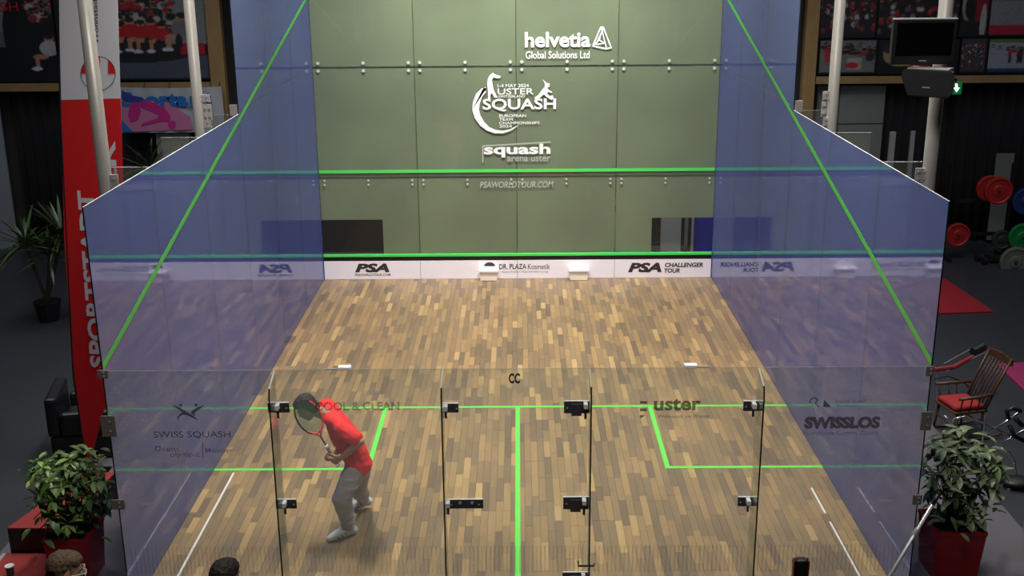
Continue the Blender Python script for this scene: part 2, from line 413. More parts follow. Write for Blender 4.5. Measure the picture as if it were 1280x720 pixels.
# crescent: centre line with growing width
cps = [(605, 112.5, 7), (599, 119, 8.5), (595.5, 128, 9), (594.5, 137, 8.5), (597, 146, 8), (602.5, 154.5, 7), (610, 161, 5.5), (619, 164.5, 4.5), (629, 165, 3.2), (638, 162.5, 2), (648, 156.5, .6)]
L_, R_ = [], []
for i, (u, v, w) in enumerate(cps):
    a = cps[max(i-1, 0)]; b = cps[min(i+1, len(cps)-1)]; dx, dy = b[0]-a[0], b[1]-a[1]; l = math.hypot(dx, dy); nx, ny = -dy/l, dx/l
    L_.append((u+nx*w/2, v+ny*w/2)); R_.append((u-nx*w/2, v-ny*w/2))
px_poly([(608.5, 110)]+L_+R_[::-1]+[(605, 108.5)], YT, M_white, wf)
px_poly([(612, 94), (616, 91), (619, 93), (622, 94), (626, 95), (625, 97.5), (620, 98), (617, 96.5), (615, 100), (616, 107), (617, 112), (620, 118), (622, 122), (618, 122), (614.5, 116), (613, 119), (613, 125), (610, 124), (610, 116), (609.5, 110), (609, 103), (610, 98)], YT, M_white, wf, name='logo_figure')
px_poly([(678, 99), (684, 104), (687, 104), (687, 108), (684, 110), (687, 113), (690, 114.5), (690, 116), (685, 115), (684, 117), (687, 120), (691, 119), (692, 123), (689, 125), (683, 121), (680, 118), (675, 122), (669, 125), (668, 122), (673, 118.5), (677, 113), (681, 108), (681, 104)], YT, M_white, wf, name='logo_figure')
wt('squash', 605, 180, 688, 197, bold=.032); wt('arena uster', 634, 194.5, 688, 202, bold=.01, m=M_white2)
strip([(603.5, 202.5), (603.5, 182.5), (688, 177.5)], .02, YT, M_white2, wf)
wt('PSAWORLDTOUR.COM', 600, 227, 692, 235, bold=.015, shear=.2, m=M_white2)
YB = 9.7125
def tt(s, *bb, m=M_dark, **k): return px_text(s, *bb, YB, m, wf, **k)
tt('PSA', 444, 329.5, 487, 340.5, bold=.05, shear=.25); tt('PSAWORLDTOUR.COM', 444, 342.3, 488, 345, bold=.01)
tt('DR. PLAZA', 624, 330, 658, 336.5, bold=.015); tt('Kosmetik', 660, 330, 687.5, 336.5); tt('dauerhafte Haarentfernung', 627, 338.5, 685, 341.5, m=mat('grey_print', (.3, .3, .32, 1)))
px_poly([(605, 332.8)]+[(612-7*math.cos(t), 332.8-5*math.sin(t)) for t in [math.pi*i/10 for i in range(1, 10)]]+[(619, 332.8)], YB, M_dark, wf)
tt('PSA', 785, 328.5, 827, 340.5, bold=.05, shear=.25); tt('CHALLENGER', 831, 328.5, 879, 334, bold=.035, shear=.15); tt('TOUR', 830, 335.5, 850, 341, bold=.035, shear=.15)

# back wall
wb = thing('wall_back', (0, 0, 0), 'clear glass back wall of the squash court with door and clamps', 'wall', kind='structure')
XS = [-3.2, -1.87, -.565, .565, 1.87, 3.2]
for i in (0, 1, 3, 4):
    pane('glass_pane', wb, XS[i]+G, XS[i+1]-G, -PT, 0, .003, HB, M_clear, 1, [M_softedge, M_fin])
door = thing('door_1', (0, 0, 0), 'frameless glass door in the middle of the back wall', 'door', kind='structure')
pane('door_pane', door, -.565+.006, .565-.006, -PT, 0, .01, HB, M_clear, 1, [M_softedge, M_fin])
for x in (-1.87, -.567, .567, 1.87):
    fin(wb, [(x, -PT-.001, .02), (x, -.25, .02), (x, -.25, HB-.14), (x, -.22, HB-.07), (x, -PT-.001, HB-.002)], 0)
M_cap = mat('bright_steel', (.80, .79, .77, 1), .35, .1)
def clamp(parent, u0, v0, u1, v1, pin=None, name='hinge', lab=None):
    a = at(u0, v1, 1, -.03); b = at(u1, v0, 1, -.03)
    o = obj(name, B(a.x, b.x, -.028, -.0125, a.z, b.z, bev=.002), M_steeld, parent)
    obj('clamp_cap', B(a.x+.002, b.x-.002, -.028, -.0125, b.z+.0005, b.z+.005), M_cap, o)
    if pin:
        p = at(pin, (v0+v1)/2, 1, -.05)
        obj('clamp_arm', B(p.x-.016, p.x+.016, -.10, -.035, b.z-.035, b.z+.004, bev=.003), M_cap, o)
        obj('clamp_pin', T([(p.x, -.05, a.z-.035), (p.x, -.05, b.z-.04)], .010, 8), M_steeld, o)
    for du in (.12, .88): obj('bolt', T([(a.x+(b.x-a.x)*du, -.038, (a.z+b.z)/2), (a.x+(b.x-a.x)*du, -.034, (a.z+b.z)/2)], .008, 8), M_steel, o)
    return o
for q in ((335, 504, 361, 516, 347), (345, 625, 370, 636, 356), (929, 502, 955, 514, 942), (922, 622, 948, 633, 935)): clamp(wb, *q, name='fin_clamp')
clamp(door, 555, 505, 573, 516, 557, 'top_catch'); lk = clamp(door, 559, 625, 604, 636, 560, 'lock')
for u in (575, 590): p = at(u, 629, 1, -.04); obj('keyhole', T([(p.x, -.040, p.z), (p.x, -.034, p.z)], .013, 10), M_steel, lk)
for (u0, v0, u1, v1, pn) in ((705, 502, 737, 517, 732), (704, 622, 736, 637, 730), (703, 716, 735, 731, 729)):
    h = clamp(door, u0, v0, u1, v1, pn)
    a = at((u0+u1)/2-7, v1+3, 1, -.04); b = at((u0+u1)/2+6, v0+3, 1, -.04)
    obj('hinge_block', B(a.x, b.x, -.042, -.034, a.z, b.z, bev=.002), M_steeld, h)
hb = at(727, 714, 1, -.2); obj('door_handle', T([(hb.x-.02, -.05, hb.z), (hb.x-.02, -.12, hb.z), (hb.x+.10, -.12, hb.z), (hb.x+.11, -.09, hb.z)], .009, 8), M_black, door)
def print_mat(name, col, a):
    m = mat(name, col, .7); m.node_tree.nodes['Principled BSDF'].inputs['Alpha'].default_value = a; m.node_tree.nodes['Principled BSDF'].inputs['Specular IOR Level'].default_value = .1; return m
P1 = print_mat('glass_print_brown', srgb(52, 40, 36), .78); P2 = print_mat('glass_print_soft', srgb(44, 42, 44), .5)
P3 = print_mat('glass_print_pale', srgb(112, 106, 118), .9); P4 = print_mat('glass_print_stripe', srgb(128, 122, 124), .16)
YG = -.0145
def gt(s, *bb, m=P1, par=wb, **k): return px_text(s, *bb, YG, m, par, **k)
gt('CC', 636, 466.5, 650, 479.5, bold=.04, par=door, m=print_mat('glass_print_black', srgb(28, 24, 22), .95))
gt('COOL & CLEAN', 394, 502.5, 499.5, 513.5, bold=.035, m=P2)
gt('uster', 817, 498, 876, 513.5, bold=.03)
for (y0, y1) in ((501.5, 504.5), (510.5, 514)): px_poly([(800, y0), (809, y0), (809, y1), (800, y1)], YG, P1, wb)
px_poly([(800, 519), (807, 519), (800, 523)], YG, P1, wb)
gt('Wohnstadt am Wasser', 822, 518.5, 888, 522.5, m=P2)
gt('SWISS SQUASH', 192.5, 539.5, 288.5, 548.5, m=P1)
gt('swiss', 203, 558.5, 224, 564.5, m=P2, bold=.01); gt('olympic', 213, 564.5, 250, 573, m=P2, bold=.01); gt('Member', 257, 560, 291, 566, m=P2, bold=.01)
strip([(253.5, 554), (253.5, 571)], .008, YG, P2, wb); strip([(195, 558.5), (200, 558.5), (200, 563), (195, 563)], .012, YG, P2, wb, close=True)
px_poly([(215, 506), (223, 508.5), (232, 514), (240, 518.5), (249, 526), (240, 522), (234, 519), (228, 518.5), (224, 521), (223, 528), (222, 521), (225, 517), (228, 515.5)], YG, P1, wb, name='logo_figure')
px_poly([(256, 506), (247, 509), (240, 513), (238.5, 516), (244, 521), (243, 516.5), (249, 512)], YG-.0005, P1, wb, name='logo_figure')
for c in ((226, 506.5), (245, 506)): px_poly([(c[0]+2*math.cos(t), c[1]+1.8*math.sin(t)) for t in [i*math.pi/4 for i in range(8)]], YG, P1, wb)
gt('SWISSLOS', 1005, 521, 1099.5, 536, bold=.06, m=P1); px_text('SWISSLOS', 1006.2, 522, 1098.3, 535, YG-.001, P3, wb, bold=.008)
gt('Sportfonds Kanton Zürich', 1003.5, 538.5, 1097, 545.5, m=P2)
px_poly([(1030, 499.5), (1039, 508.5), (1029, 508.5)], YG, P1, wb)
gt('Kanton Zürich', 1044.5, 500, 1082, 503.5, m=P2, bold=.01); gt('Sportamt', 1044.5, 505.5, 1070, 509, m=P2, bold=.01)
strip([(1012, 504), (1014, 498), (1019, 497), (1022, 500), (1019, 504), (1023, 508)], .01, YG, P3, wb)
# frosted stripe band near the foot of the back wall
sb = bmesh.new(); x = -3.15
while x < 3.15:
    w = .012
    if not any(abs(x-q) < .03 for q in (-1.87, -.565, .565, 1.87)):
        vs = [sb.verts.new(p) for p in ((x, YG, .35), (x+w, YG, .35), (x+w, YG, .60), (x, YG, .60))]; sb.faces.new(vs)
    x += .034
tag(obj('stripe_print', sb, P4, wb), 'fine vertical frosted stripes', kind='stuff')
for (u, v) in ((183, 629), (1107, 625)): px_poly([(u-8, v-1), (u, v-2), (u+9, v), (u+3, v+3), (u-2, v+2), (u-5, v+5)], YG, print_mat('glass_smudge', (.7, .7, .75, 1), .5), wb, name='smudge')
for (u, v), lb in (((431, 462), 'small white clip-on sensor on the back glass edge, left of the door'), ((863, 460), 'small white clip-on sensor on the back glass edge, right of the door')):
    p = at(u, v, 1, -.006); c = thing('clip_sensor', (p.x, -.006, HB), lb, 'sensor', group='white sensors clipped to the back glass')
    obj('housing', B(p.x-.05, p.x+.05, -.035, .022, HB+.001, HB+.03, bev=.008), mat('white_plastic', (.9, .9, .9, 1), .4), c)
    s = -1 if u < 640 else 1
    obj('cable', T([(p.x-s*.05*-1, -.006, HB+.008), (p.x+.15 if s > 0 else p.x-.15, -.006, HB+.006)], .004, 6), M_white2, c)

# ------------------------------------------------------------ white boxes at the tin
for (u0, u1, lb) in ((599, 623, 'small white box at the foot of the front wall, under the dark half-circle logo'), (711, 736, 'small white box at the foot of the front wall, right of the centre joint')):
    a = at(u0, 352, 1, 9.6); b = at(u1, 352, 1, 9.6)
    t = thing('floor_box', ((a.x+b.x)/2, 9.65, 0), lb, 'box', group='white boxes at the tin')
    mc = mat('cream_box', srgb(255, 244, 226), .5); bm = B(a.x+.02, b.x-.02, 9.58, 9.708, .004, .15, bev=.006)
    obj('body', bm, mc, t); obj('lid', B(a.x, b.x, 9.56, 9.708, .152, .18, bev=.004), mat('white_lid', (.95, .93, .92, 1), .5), t)

# ------------------------------------------------------------ poles with brackets
def pole(x, y, lab, s, plates):
    t = thing('metal_pole', (x, y, -.03), lab, 'pole', group=None)
    obj('shaft', T([(x, y, -.03), (x, y, 6.4)], .056, 20), M_pole, t, smooth=True)
    obj('foot_plate', B(x-.09, x+.09, y-.09, y+.09, -.0295, -.015, bev=.003), M_steel, t)
    for (u0, v0, u1, v1) in plates:
        a = at(u0, v1, 1, y-.02); b = at(u1, v0, 1, y-.02)
        o = obj('bracket', B(a.x, b.x, y-.03, y-.01, a.z, b.z, bev=.003), M_steel, t)
        for fx in (.25, .75):
            for fz in (.25, .75):
                p = (a.x+(b.x-a.x)*fx, a.z+(b.z-a.z)*fz); obj('bolt', T([(p[0], y-.04, p[1]), (p[0], y-.028, p[1])], .012, 8), M_steel, o)
pole(-3.37, .95, 'pale painted pole crossing in front of the tall red and white banner', -1, [(130, 218, 147, 240)])
pole(-3.37, 3.83, 'pale painted pole beside the left glass wall, in front of the crowd poster', -1, [(246, 118, 262, 128), (255, 130, 264, 150), (248, 150, 264, 160)])
pole(3.37, 3.88, 'pale painted pole beside the right glass wall, left of the television', 1, [(1028, 114, 1044, 125), (1026, 127, 1033, 146), (1028, 146, 1044, 158)])
pole(3.44, 1.1, 'pale painted pole carrying the television and speaker, right of the court', 1, [(1143, 210, 1160, 228)])

# ------------------------------------------------------------ television, speaker, exit sign
a = at(1113, 81, 1, .88); b = at(1198, 24, 1, .88)
tv = thing('television', ((a.x+b.x)/2, .9, a.z), 'black flat television mounted on the right pole above the speaker', 'television')
obj('casing', B(a.x, b.x, .88, .94, a.z, b.z, bev=.008), M_black, tv)
obj('screen', B(a.x+.03, b.x-.03, .876, .882, a.z+.07, b.z-.025), mat('screen_off', (.003, .003, .004, 1), .12), tv)
obj('top_trim', B(a.x+.002, b.x-.002, .878, .92, b.z+.0005, b.z+.010), mat('silver_trim', (.6, .6, .6, 1), .3), tv)
obj('logo_mark', B((a.x+b.x)/2-.03, (a.x+b.x)/2+.03, .8775, .8795, a.z+.025, a.z+.034), M_steel, tv)
obj('wall_mount', B(3.30, 3.44, .941, 1.043, a.z+.1, a.z+.25), M_black, tv)
a = at(1131, 121, 1, .75); b = at(1200, 84, 1, .75)
sp = thing('loudspeaker', ((a.x+b.x)/2, .85, a.z), 'black wedge loudspeaker under the television on the right pole', 'speaker')
z0, z1 = a.z, b.z; Msp = Matrix.Translation(((a.x+b.x)/2+.015, .82, z0)) @ Matrix.Rotation(math.radians(-33), 4, 'Z') @ Matrix.Diagonal((1.12, 1.0, 1.0, 1))
h = z1-z0-.02; bm = poly([(-.13, -.12, .0), (.15, -.12, .0), (.18, -.12, .04), (.18, -.12, h-.05), (.165, -.12, h), (-.17, -.12, h), (-.185, -.12, h-.05)], .24, (0, 1, 0))
for v in bm.verts:
    if v.co.y > 0: v.co.x *= .72
bmesh.ops.bevel(bm, geom=bm.edges[:], offset=.008, segments=2, affect='EDGES')
obj('cabinet', placed(Msp, bm), mat('speaker_black', (.018, .018, .02, 1), .5, 0, 60, .3), sp)
obj('lit_top', placed(Msp, B(-.15, .13, -.105, .08, h+.001, h+.012, bev=.003)), mat('lit_top_grey', (.30, .30, .30, 1), .5, 0, 20, .4), sp)  # paler slab: light falling on the cabinet top put into its colour
obj('logo_mark', placed(Msp, B(-.03, .02, -.1235, -.1205, .07, .08)), M_steel, sp)
obj('bracket', B(3.39, 3.47, .99, 1.043, z0+.03, z0+.13), M_black, sp)

a = at(1188, 118, 1, 11.9); b = at(1203, 103, 1, 11.9)
ex = thing('exit_sign', ((a.x+b.x)/2, 11.9, a.z), 'small lit green emergency exit sign right of the speaker', 'sign')
obj('panel', B(a.x, b.x, 11.9, 11.96, a.z, b.z), mat('exit_green', srgb(14, 120, 70), .5, emis=(srgb(10, 130, 70), .35)), ex)
u0 = 1196; M_ew = mat('exit_white', (.9, 1, .95, 1), .5, emis=((.75, 1, .9, 1), 1.2))
px_poly([(1194, 104.5), (1197, 104.5), (1197.3, 109.5), (1200, 109.5), (1195.7, 115.5), (1191.5, 109.5), (1194, 109.5)], 11.896, M_ew, ex, name='arrow')
obj('hanger', B((a.x+b.x)/2-.02, (a.x+b.x)/2+.02, 11.965, 11.995, b.z-.1, b.z+.06), M_black, ex)

# ------------------------------------------------------------ front hall wall: beams, posters, curtains, panels
def pxbox(name, u0, v0, u1, v1, Y, th, m, parent=None, **k):
    vx = k.pop('vx', (v0+v1)/2); a = at(u0, v1, 1, Y); b = at(u1, v0, 1, Y); xa, xb = at(u0, vx, 1, Y).x, at(u1, vx, 1, Y).x; return obj(name, B(xa, xb, Y, Y+th, max(a.z, HF+.001), b.z, **k), m, parent)
tag(pxbox('wooden_beam', -60, 103, 263, 115, 12.0, .14, M_wood), 'horizontal timber beam under the left posters', 'beam')
tag(pxbox('wooden_beam', 1020, 94, 1330, 105, 12.0, .14, M_wood), 'horizontal timber beam under the right posters', 'beam')
a = at(263, 100, 1, 12.0); b = at(282, 100, 1, 12.0)
tag(obj('wooden_post', B(a.x+.01, b.x, 11.98, 12.14, HF, 6.2), M_wood), 'upright timber post left of the front wall', 'post')
a = at(1003, 100, 1, 12.0); b = at(1019, 100, 1, 12.0)
tag(obj('wooden_post', B(a.x, b.x-.005, 11.98, 12.14, HF, 6.2), M_wood), 'upright timber post right of the front wall', 'post')

rng = np.random.default_rng(3)
class Can:
    def __init__(s, w, h, c): s.a = np.zeros((h, w, 3)); s.a[:] = srgb(*c)[:3]; s.w, s.h = w, h; s.Y, s.X = np.mgrid[0:h, 0:w]
    def el(s, cx, cy, rx, ry, c, k=1): m = ((s.X-cx*s.w)/(rx*s.w))**2+((s.Y-cy*s.h)/(ry*s.h))**2 < 1; s.a[m] = s.a[m]*(1-k)+np.array(srgb(*c)[:3])*k
    def rc(s, x0, y0, x1, y1, c): s.a[int(y0*s.h):int(y1*s.h)+1, int(x0*s.w):int(x1*s.w)+1] = srgb(*c)[:3]
    def person(s, x, y, h, shirt, legs=True):
        w = h*.30*s.h/s.w; sk = (170, 120, 95)
        s.el(x, y, w*.45, h*.11, sk); s.el(x, y-.05*h, w*.45, h*.08, (40, 28, 22)); s.el(x, y+h*.27, w*.95, h*.2, shirt)
        if legs:
            s.el(x-w*.9, y+h*.5, w*.7, h*.07, sk); s.rc(x-w*1.4, y+h*.5, x-w*1.1, y+h*.78, sk); s.el(x-w*1.4, y+h*.82, w*.5, h*.05, (190, 190, 195))
    def crowd(s, n, x0, y0, x1, y1, h, cols, dark=.5):
        ps = sorted([(rng.uniform(y0, y1), rng.uniform(x0, x1)) for _ in range(n)])
        for y, x in ps:
            c = cols[rng.integers(len(cols))]; s.person(x, y, h*rng.uniform(.8, 1.2), c, False)
    def mesh(s, name, u0, v0, u1, v1, Y, parent, m):
        for _ in range(1): q = np.pad(s.a, ((1, 1), (1, 1), (0, 0)), 'edge'); s.a = s.a*.4+(q[:-2, 1:-1]+q[2:, 1:-1]+q[1:-1, :-2]+q[1:-1, 2:])*.15
        a = at(u0, v1, 1, Y); b = at(u1, v1, 1, Y); b.z = at(u1, v0, 1, Y).z; a_ = s.a*(1+rng.normal(0, .10, (s.h, s.w, 1)))
        xs = np.linspace(a.x, b.x, s.w+1); zs = np.linspace(b.z, a.z, s.h+1)
        vs = [(float(x), Y, float(z)) for z in zs for x in xs]; W1 = s.w+1
        fs = [(j*W1+i, (j+1)*W1+i, (j+1)*W1+i+1, j*W1+i+1) for j in range(s.h) for i in range(s.w)]
        me = bpy.data.meshes.new(name); me.from_pydata(vs, [], fs)
        ca = me.color_attributes.new('print', 'FLOAT_COLOR', 'CORNER'); d = np.ones((s.h*s.w, 4, 4), dtype=np.float32)
        d[:, :, :3] = np.clip(a_, 0, 1).reshape(-1, 1, 3); ca.data.foreach_set('color', d.ravel())
        return obj(name, me, m, parent)
def print_material():
    m = bpy.data.materials.new('photo_print'); m.use_nodes = True; nt = m.node_tree
    c = nt.nodes.new('ShaderNodeVertexColor'); c.layer_name = 'print'; nt.links.new(c.outputs[0], nt.nodes['Principled BSDF'].inputs['Base Color'])
    nt.nodes['Principled BSDF'].inputs['Roughness'].default_value = .5; return m
M_print = print_material()
RC = [(150, 30, 35), (30, 30, 36), (26, 28, 34), (160, 158, 160), (60, 30, 34), (80, 84, 92), (130, 40, 50)]
def poster(bb, can, lab, Y=12.06, cat='poster'):
    a = at(bb[0], bb[3], 1, Y); b = at(bb[2], bb[3], 1, Y); b.z = at(bb[2], bb[1], 1, Y).z
    t = thing('photo_poster', ((a.x+b.x)/2, Y, a.z), lab, cat)
    obj('board', B(a.x, b.x, Y+.003, Y+.03, a.z, b.z), M_black, t)
    can.mesh('print', bb[0]+1.5, bb[1]+1.5, bb[2]-1.5, bb[3]-2.5, Y, t, M_print); return t
c = Can(110, 150, (20, 22, 26))
c.el(0, .45, .55, .25, (118, 118, 120)); c.el(.1, .72, .45, .16, (92, 92, 94)); c.el(.35, .9, .8, .17, (20, 22, 26)); c.el(.62, .62, .2, .3, (22, 24, 28))
c.crowd(60, .72, .05, 1.0, .5, .14, RC); c.person(.93, .66, .30, (165, 165, 168)); c.rc(.9, .88, 1, 1, (24, 24, 28))
p = poster((-36, -60, 76, 103), c, 'dark photo poster with red letters, left of the banner')
for s_, u in (('U', -22), ('A', -12), ('S', -1), ('H', 12)): px_text(s_, u, 3, u+11, 14, 12.05, mat('red_print', srgb(190, 30, 40), .5), p)
c = Can(170, 140, (26, 27, 33))
c.rc(.72, .30, 1, .72, (120, 122, 126)); c.rc(.35, .82, 1, 1, (70, 76, 92)); c.crowd(170, 0, .05, .80, .58, .13, RC+[(150, 30, 35), (160, 158, 160)])
c.el(.5, .80, .38, .07, (28, 28, 34)); c.rc(.82, .72, .98, .80, (165, 30, 45))
for x, y, h in ((.42, .57, .27), (.485, .53, .30), (.56, .55, .26), (.625, .54, .29), (.70, .57, .25), (.84, .50, .32)): c.person(x, y, h, (170, 30, 38) if x < .8 else (110, 105, 110)); c.el(x-.03, y+h*.62, .025, h*.2, (34, 30, 36))
c.person(.10, .58, .36, (150, 152, 156)); c.el(.2, .76, .12, .04, (175, 125, 100)); c.el(.22, .90, .03, .03, (190, 190, 195)); c.rc(0, .84, .15, 1, (22, 22, 26)); c.el(.17, .93, .03, .04, (180, 180, 185)); c.el(.12, .985, .05, .03, (185, 185, 190))
poster((78, -60, 264, 101), c, 'large photo poster of a seated crowd with a row of red shirts')
def cc(n, bg, h=.16, y0=.1, y1=.9):
    c = Can(70, 60, bg); c.crowd(n, 0, y0, 1, y1, h, RC); return c
poster((1022, -50, 1094, 48), cc(110, (34, 32, 38)), 'crowd photo poster beside the right timber post, upper of two')
c = cc(26, (104, 106, 104), .3, .05, .35); c.rc(.5, .55, .75, .9, (150, 150, 130)); c.el(.12, .5, .05, .2, (160, 40, 60)); c.el(.58, .78, .12, .1, (165, 35, 60)); c.el(.9, .5, .08, .15, (35, 38, 50)); c.el(.3, .5, .06, .2, (40, 30, 45))
poster((1022, 49, 1094, 93), c, 'pale hall photo poster beside the right timber post, lower of two')
poster((1095, -50, 1196, 48), cc(150, (28, 26, 32), .14), 'crowd photo poster behind the television')
c = Can(70, 40, (20, 22, 30)); c.el(.15, .4, .1, .3, (150, 125, 85)); c.el(.3, .72, .15, .08, (170, 140, 95)); c.el(.6, .75, .2, .14, (120, 30, 36)); c.el(.12, .2, .08, .2, (40, 40, 44))
poster((1095, 49, 1196, 93), c, 'dark photo poster with a yellow shape, under the television on its left')
c = Can(50, 60, (30, 26, 30)); c.el(.2, .3, .28, .5, (135, 132, 126)); c.rc(.55, 0, 1, .8, (120, 22, 36)); c.el(.3, .62, .2, .16, (24, 22, 26)); c.el(.85, .82, .12, .25, (150, 150, 145))
poster((1198, -50, 1233, 46), c, 'dark and red portrait photo poster right of the television, upper')
poster((1198, 47, 1231, 92), cc(120, (60, 56, 62), .13), 'crowd photo poster right of the television, lower')
c = Can(80, 60, (118, 120, 122)); c.rc(0, .88, 1, 1, (150, 35, 50)); c.el(.58, .55, .10, .14, (165, 120, 95)); c.el(.56, .35, .07, .12, (40, 25, 25)); c.el(.66, .70, .14, .2, (185, 180, 182)); c.el(.72, .75, .2, .14, (165, 35, 48)); c.rc(.0, .50, .45, .52, (90, 92, 95))
poster((1234, -50, 1330, 46), c, 'pale photo poster of a player in white and red, top right')
c = Can(80, 50, (138, 142, 150)); c.rc(0, .9, 1, 1, (40, 60, 110)); c.rc(0, 0, 1, .08, (90, 110, 60))
for x, k in ((.27, (170, 40, 60)), (.42, (35, 35, 45)), (.38, (120, 30, 40))): c.el(x, .4, .025, .2, k); c.el(x+.005, .6, .02, .15, (35, 35, 45))
c.crowd(18, 0, .1, 1, .35, .2, [(110, 112, 118), (90, 60, 65)])
poster((1232, 47, 1330, 92), c, 'pale ice-rink photo poster with small dark figures, lower right')

def curtain(u0, u1, v0, Y, lab, amp=.05):
    a = at(u0, v0, 1, Y); b = at(u1, v0, 1, Y); n = int((b.x-a.x)/.035); bm = bmesh.new(); rows = []
    for z in (HF+.02, 1.2, a.z):
        rows.append([bm.verts.new((a.x+(b.x-a.x)*i/n, Y+amp*math.sin(i*1.1)+amp*.4*math.sin(i*.37+z), z+(.02*math.cos(i*1.1) if z > 2 else 0))) for i in range(n+1)])
    for r in range(2):
        for i in range(n): bm.faces.new((rows[r][i], rows[r][i+1], rows[r+1][i+1], rows[r+1][i]))
    o = obj('curtain', bm, M_curtain, smooth=True); m = o.modifiers.new('s', 'SOLIDIFY'); m.thickness = .006
    return tag(o, lab, 'curtain')
curtain(13, 262, 116, 12.27, 'black pleated curtain under the left timber beam')
curtain(1105, 1330, 106, 12.3, 'black pleated curtain under the right timber beam')
g = mat('grey_panel', srgb(118, 120, 116), .7, 0, 3, .04)
wp = thing('wall_panel', (at(1060, 150, 1, 12.2).x, 12.2, HF), 'pale grey door-like wall panels beside the right timber post', 'panel')
for (u0, v0, u1, v1) in ((1020, 106.5, 1047, 154.5), (1048, 106.5, 1104, 154.5), (1020, 155.5, 1047, 400), (1048, 155.5, 1104, 400)): pxbox('panel', u0, v0, u1, v1, 12.2, .04, g, wp, vx=150)
tag(pxbox('wall_panel', -60, 116, 11, 330, 12.15, .04, mat('pale_panel', srgb(150, 154, 158), .7)), 'pale panel at the far left edge beside the black curtain', 'panel')
tag(pxbox('wall_panel', 1240, 192, 1262, 300, 12.1, .04, g), 'narrow grey panel behind the red weight plates', 'panel')
tag(pxbox('storage_box', 206, 164, 246, 400, 12.0, .2, mat('pale_box', srgb(130, 132, 126), .7)), 'pale grey box behind the left glass wall, next to the spiky plant', 'box')

# sports office banner on the left
a = at(151, 166, 1, 11.9); b = at(277, 108, 1, 11.9)
ba = thing('cloth_banner', ((a.x+b.x)/2, 11.9, a.z), 'white cloth banner with blue lettering and a pink figure, under the left crowd poster', 'banner')
bm = bmesh.new(); n = 40
rws = [[bm.verts.new((a.x+(b.x-a.x)*i/n, 11.9+.012*math.sin(i*.9+j)+.01*math.sin(i*.3), a.z+(b.z-a.z)*j/6-(.02*math.sin(math.pi*i/n) if j == 6 else 0))) for i in range(n+1)] for j in range(7)]
for j in range(6):
    for i in range(n): bm.faces.new((rws[j][i], rws[j][i+1], rws[j+1][i+1], rws[j+1][i]))
obj('cloth', bm, mat('banner_white', srgb(178, 182, 184), .8), ba, smooth=True)
for i in range(5):
    x = a.x+.05+(b.x-a.x-.1)*i/4; obj('tie', T([(x, 11.9, b.z-.03), (x, 11.998, b.z+.10)], .005, 5), M_black, ba)
MB1 = mat('banner_blue', srgb(30, 110, 190), .7); MB2 = mat('banner_pink', srgb(200, 40, 130), .7); MB3 = mat('banner_rose', srgb(200, 120, 160), .7); MB4 = mat('banner_navy', srgb(52, 62, 150), .7)
YS = 11.872
px_poly([(152, 130), (175, 124), (210, 128), (238, 146), (241, 162), (152, 165)], YS, MB3, ba, name='pink_field')
px_poly([(152, 150), (166, 164.5), (152, 165)], YS-.003, MB1, ba, name='blue_corner')
px_text('Sporta', 153, 115, 236, 139, YS-.006, MB1, ba, bold=.05); px_text('m', 238, 120, 256, 135, YS-.006, MB1, ba, bold=.05); px_text('t', 257, 115, 265, 133, YS-.006, MB4, ba, bold=.05)
px_poly([(163, 128), (172, 128), (176, 138), (172, 150), (163, 153), (160, 145)], YS-.009, MB2, ba, name='pink_figure')
px_poly([(172, 128), (186, 126), (205, 134), (213, 145), (212, 152), (200, 152), (180, 157), (176, 159), (178, 154), (196, 148), (199, 144), (188, 139), (176, 134)], YS-.009, MB2, ba, name='pink_figure')
px_poly([(215+5*math.cos(t), 156+5.5*math.sin(t)) for t in [i*math.pi/5 for i in range(10)]], YS-.009, MB2, ba, name='pink_figure')
px_poly([(152, 112), (160, 118), (178, 122), (178, 127), (164, 128), (152, 124)], YS-.011, MB4, ba, name='navy_brush')

# ------------------------------------------------------------ things seen through the front wall windows
tag(obj('dark_panel', B(-3.6, -2.0, 11.6, 11.64, HF, 1.1), mat('brown_black', srgb(48, 42, 40), .8)), 'dark brown panel behind the lower left window of the front wall', 'panel')
tag(pxbox('wall_panel', 826, 200, 851, 420, 11.3, .06, mat('pale_grey', srgb(205, 205, 212), .7), vx=295), 'pale grey upright panel behind the lower right window', 'panel')  # even pale grey, the panel's own colour
tag(pxbox('wall_panel', 868, 200, 900, 420, 11.5, .06, mat('deep_blue', srgb(50, 62, 215), .7), vx=295), 'deep blue panel behind the lower right window', 'panel')
tag(pxbox('metal_pole', 864, 200, 867, 420, 11.4, .05, mat('pale_grey', None) if 'pale_grey' in MC else M_steel, vx=295), 'thin grey upright between the two lower right panels', 'pole')
lt = mat('lintel_yellow', srgb(225, 225, 90), .6); dr = thing('door_2', (at(800, 280, 1, 11.75).x, 11.75, HF), 'pale doorway with yellow lintel seen faintly through the green backing', 'door', kind='structure')
pxbox('lintel', 745, 249, 862, 257, 11.75, .05, lt, dr, vx=290); pxbox('door_jamb', 748, 257.5, 752, 420, 11.75, .05, M_white2, dr, vx=290); pxbox('door_leaf', 753, 266, 769, 420, 11.77, .03, M_white, dr, vx=290); pxbox('door_jamb', 856, 257.5, 860, 420, 11.75, .05, M_white2, dr, vx=290)
tag(obj('metal_pole', T([at(690, 235, 1, 11.6), (at(700, 330, 1, 11.6).x, 11.6, HF)], .022, 8), M_white), 'thin pale pole seen faintly through the green backing, right of centre', 'pole')
tag(pxbox('dark_panel', 800, 200, 900, 420, 11.9, .04, mat('brown_black', None), vx=295), 'dark brown panel behind the lower right window of the front wall', 'panel')

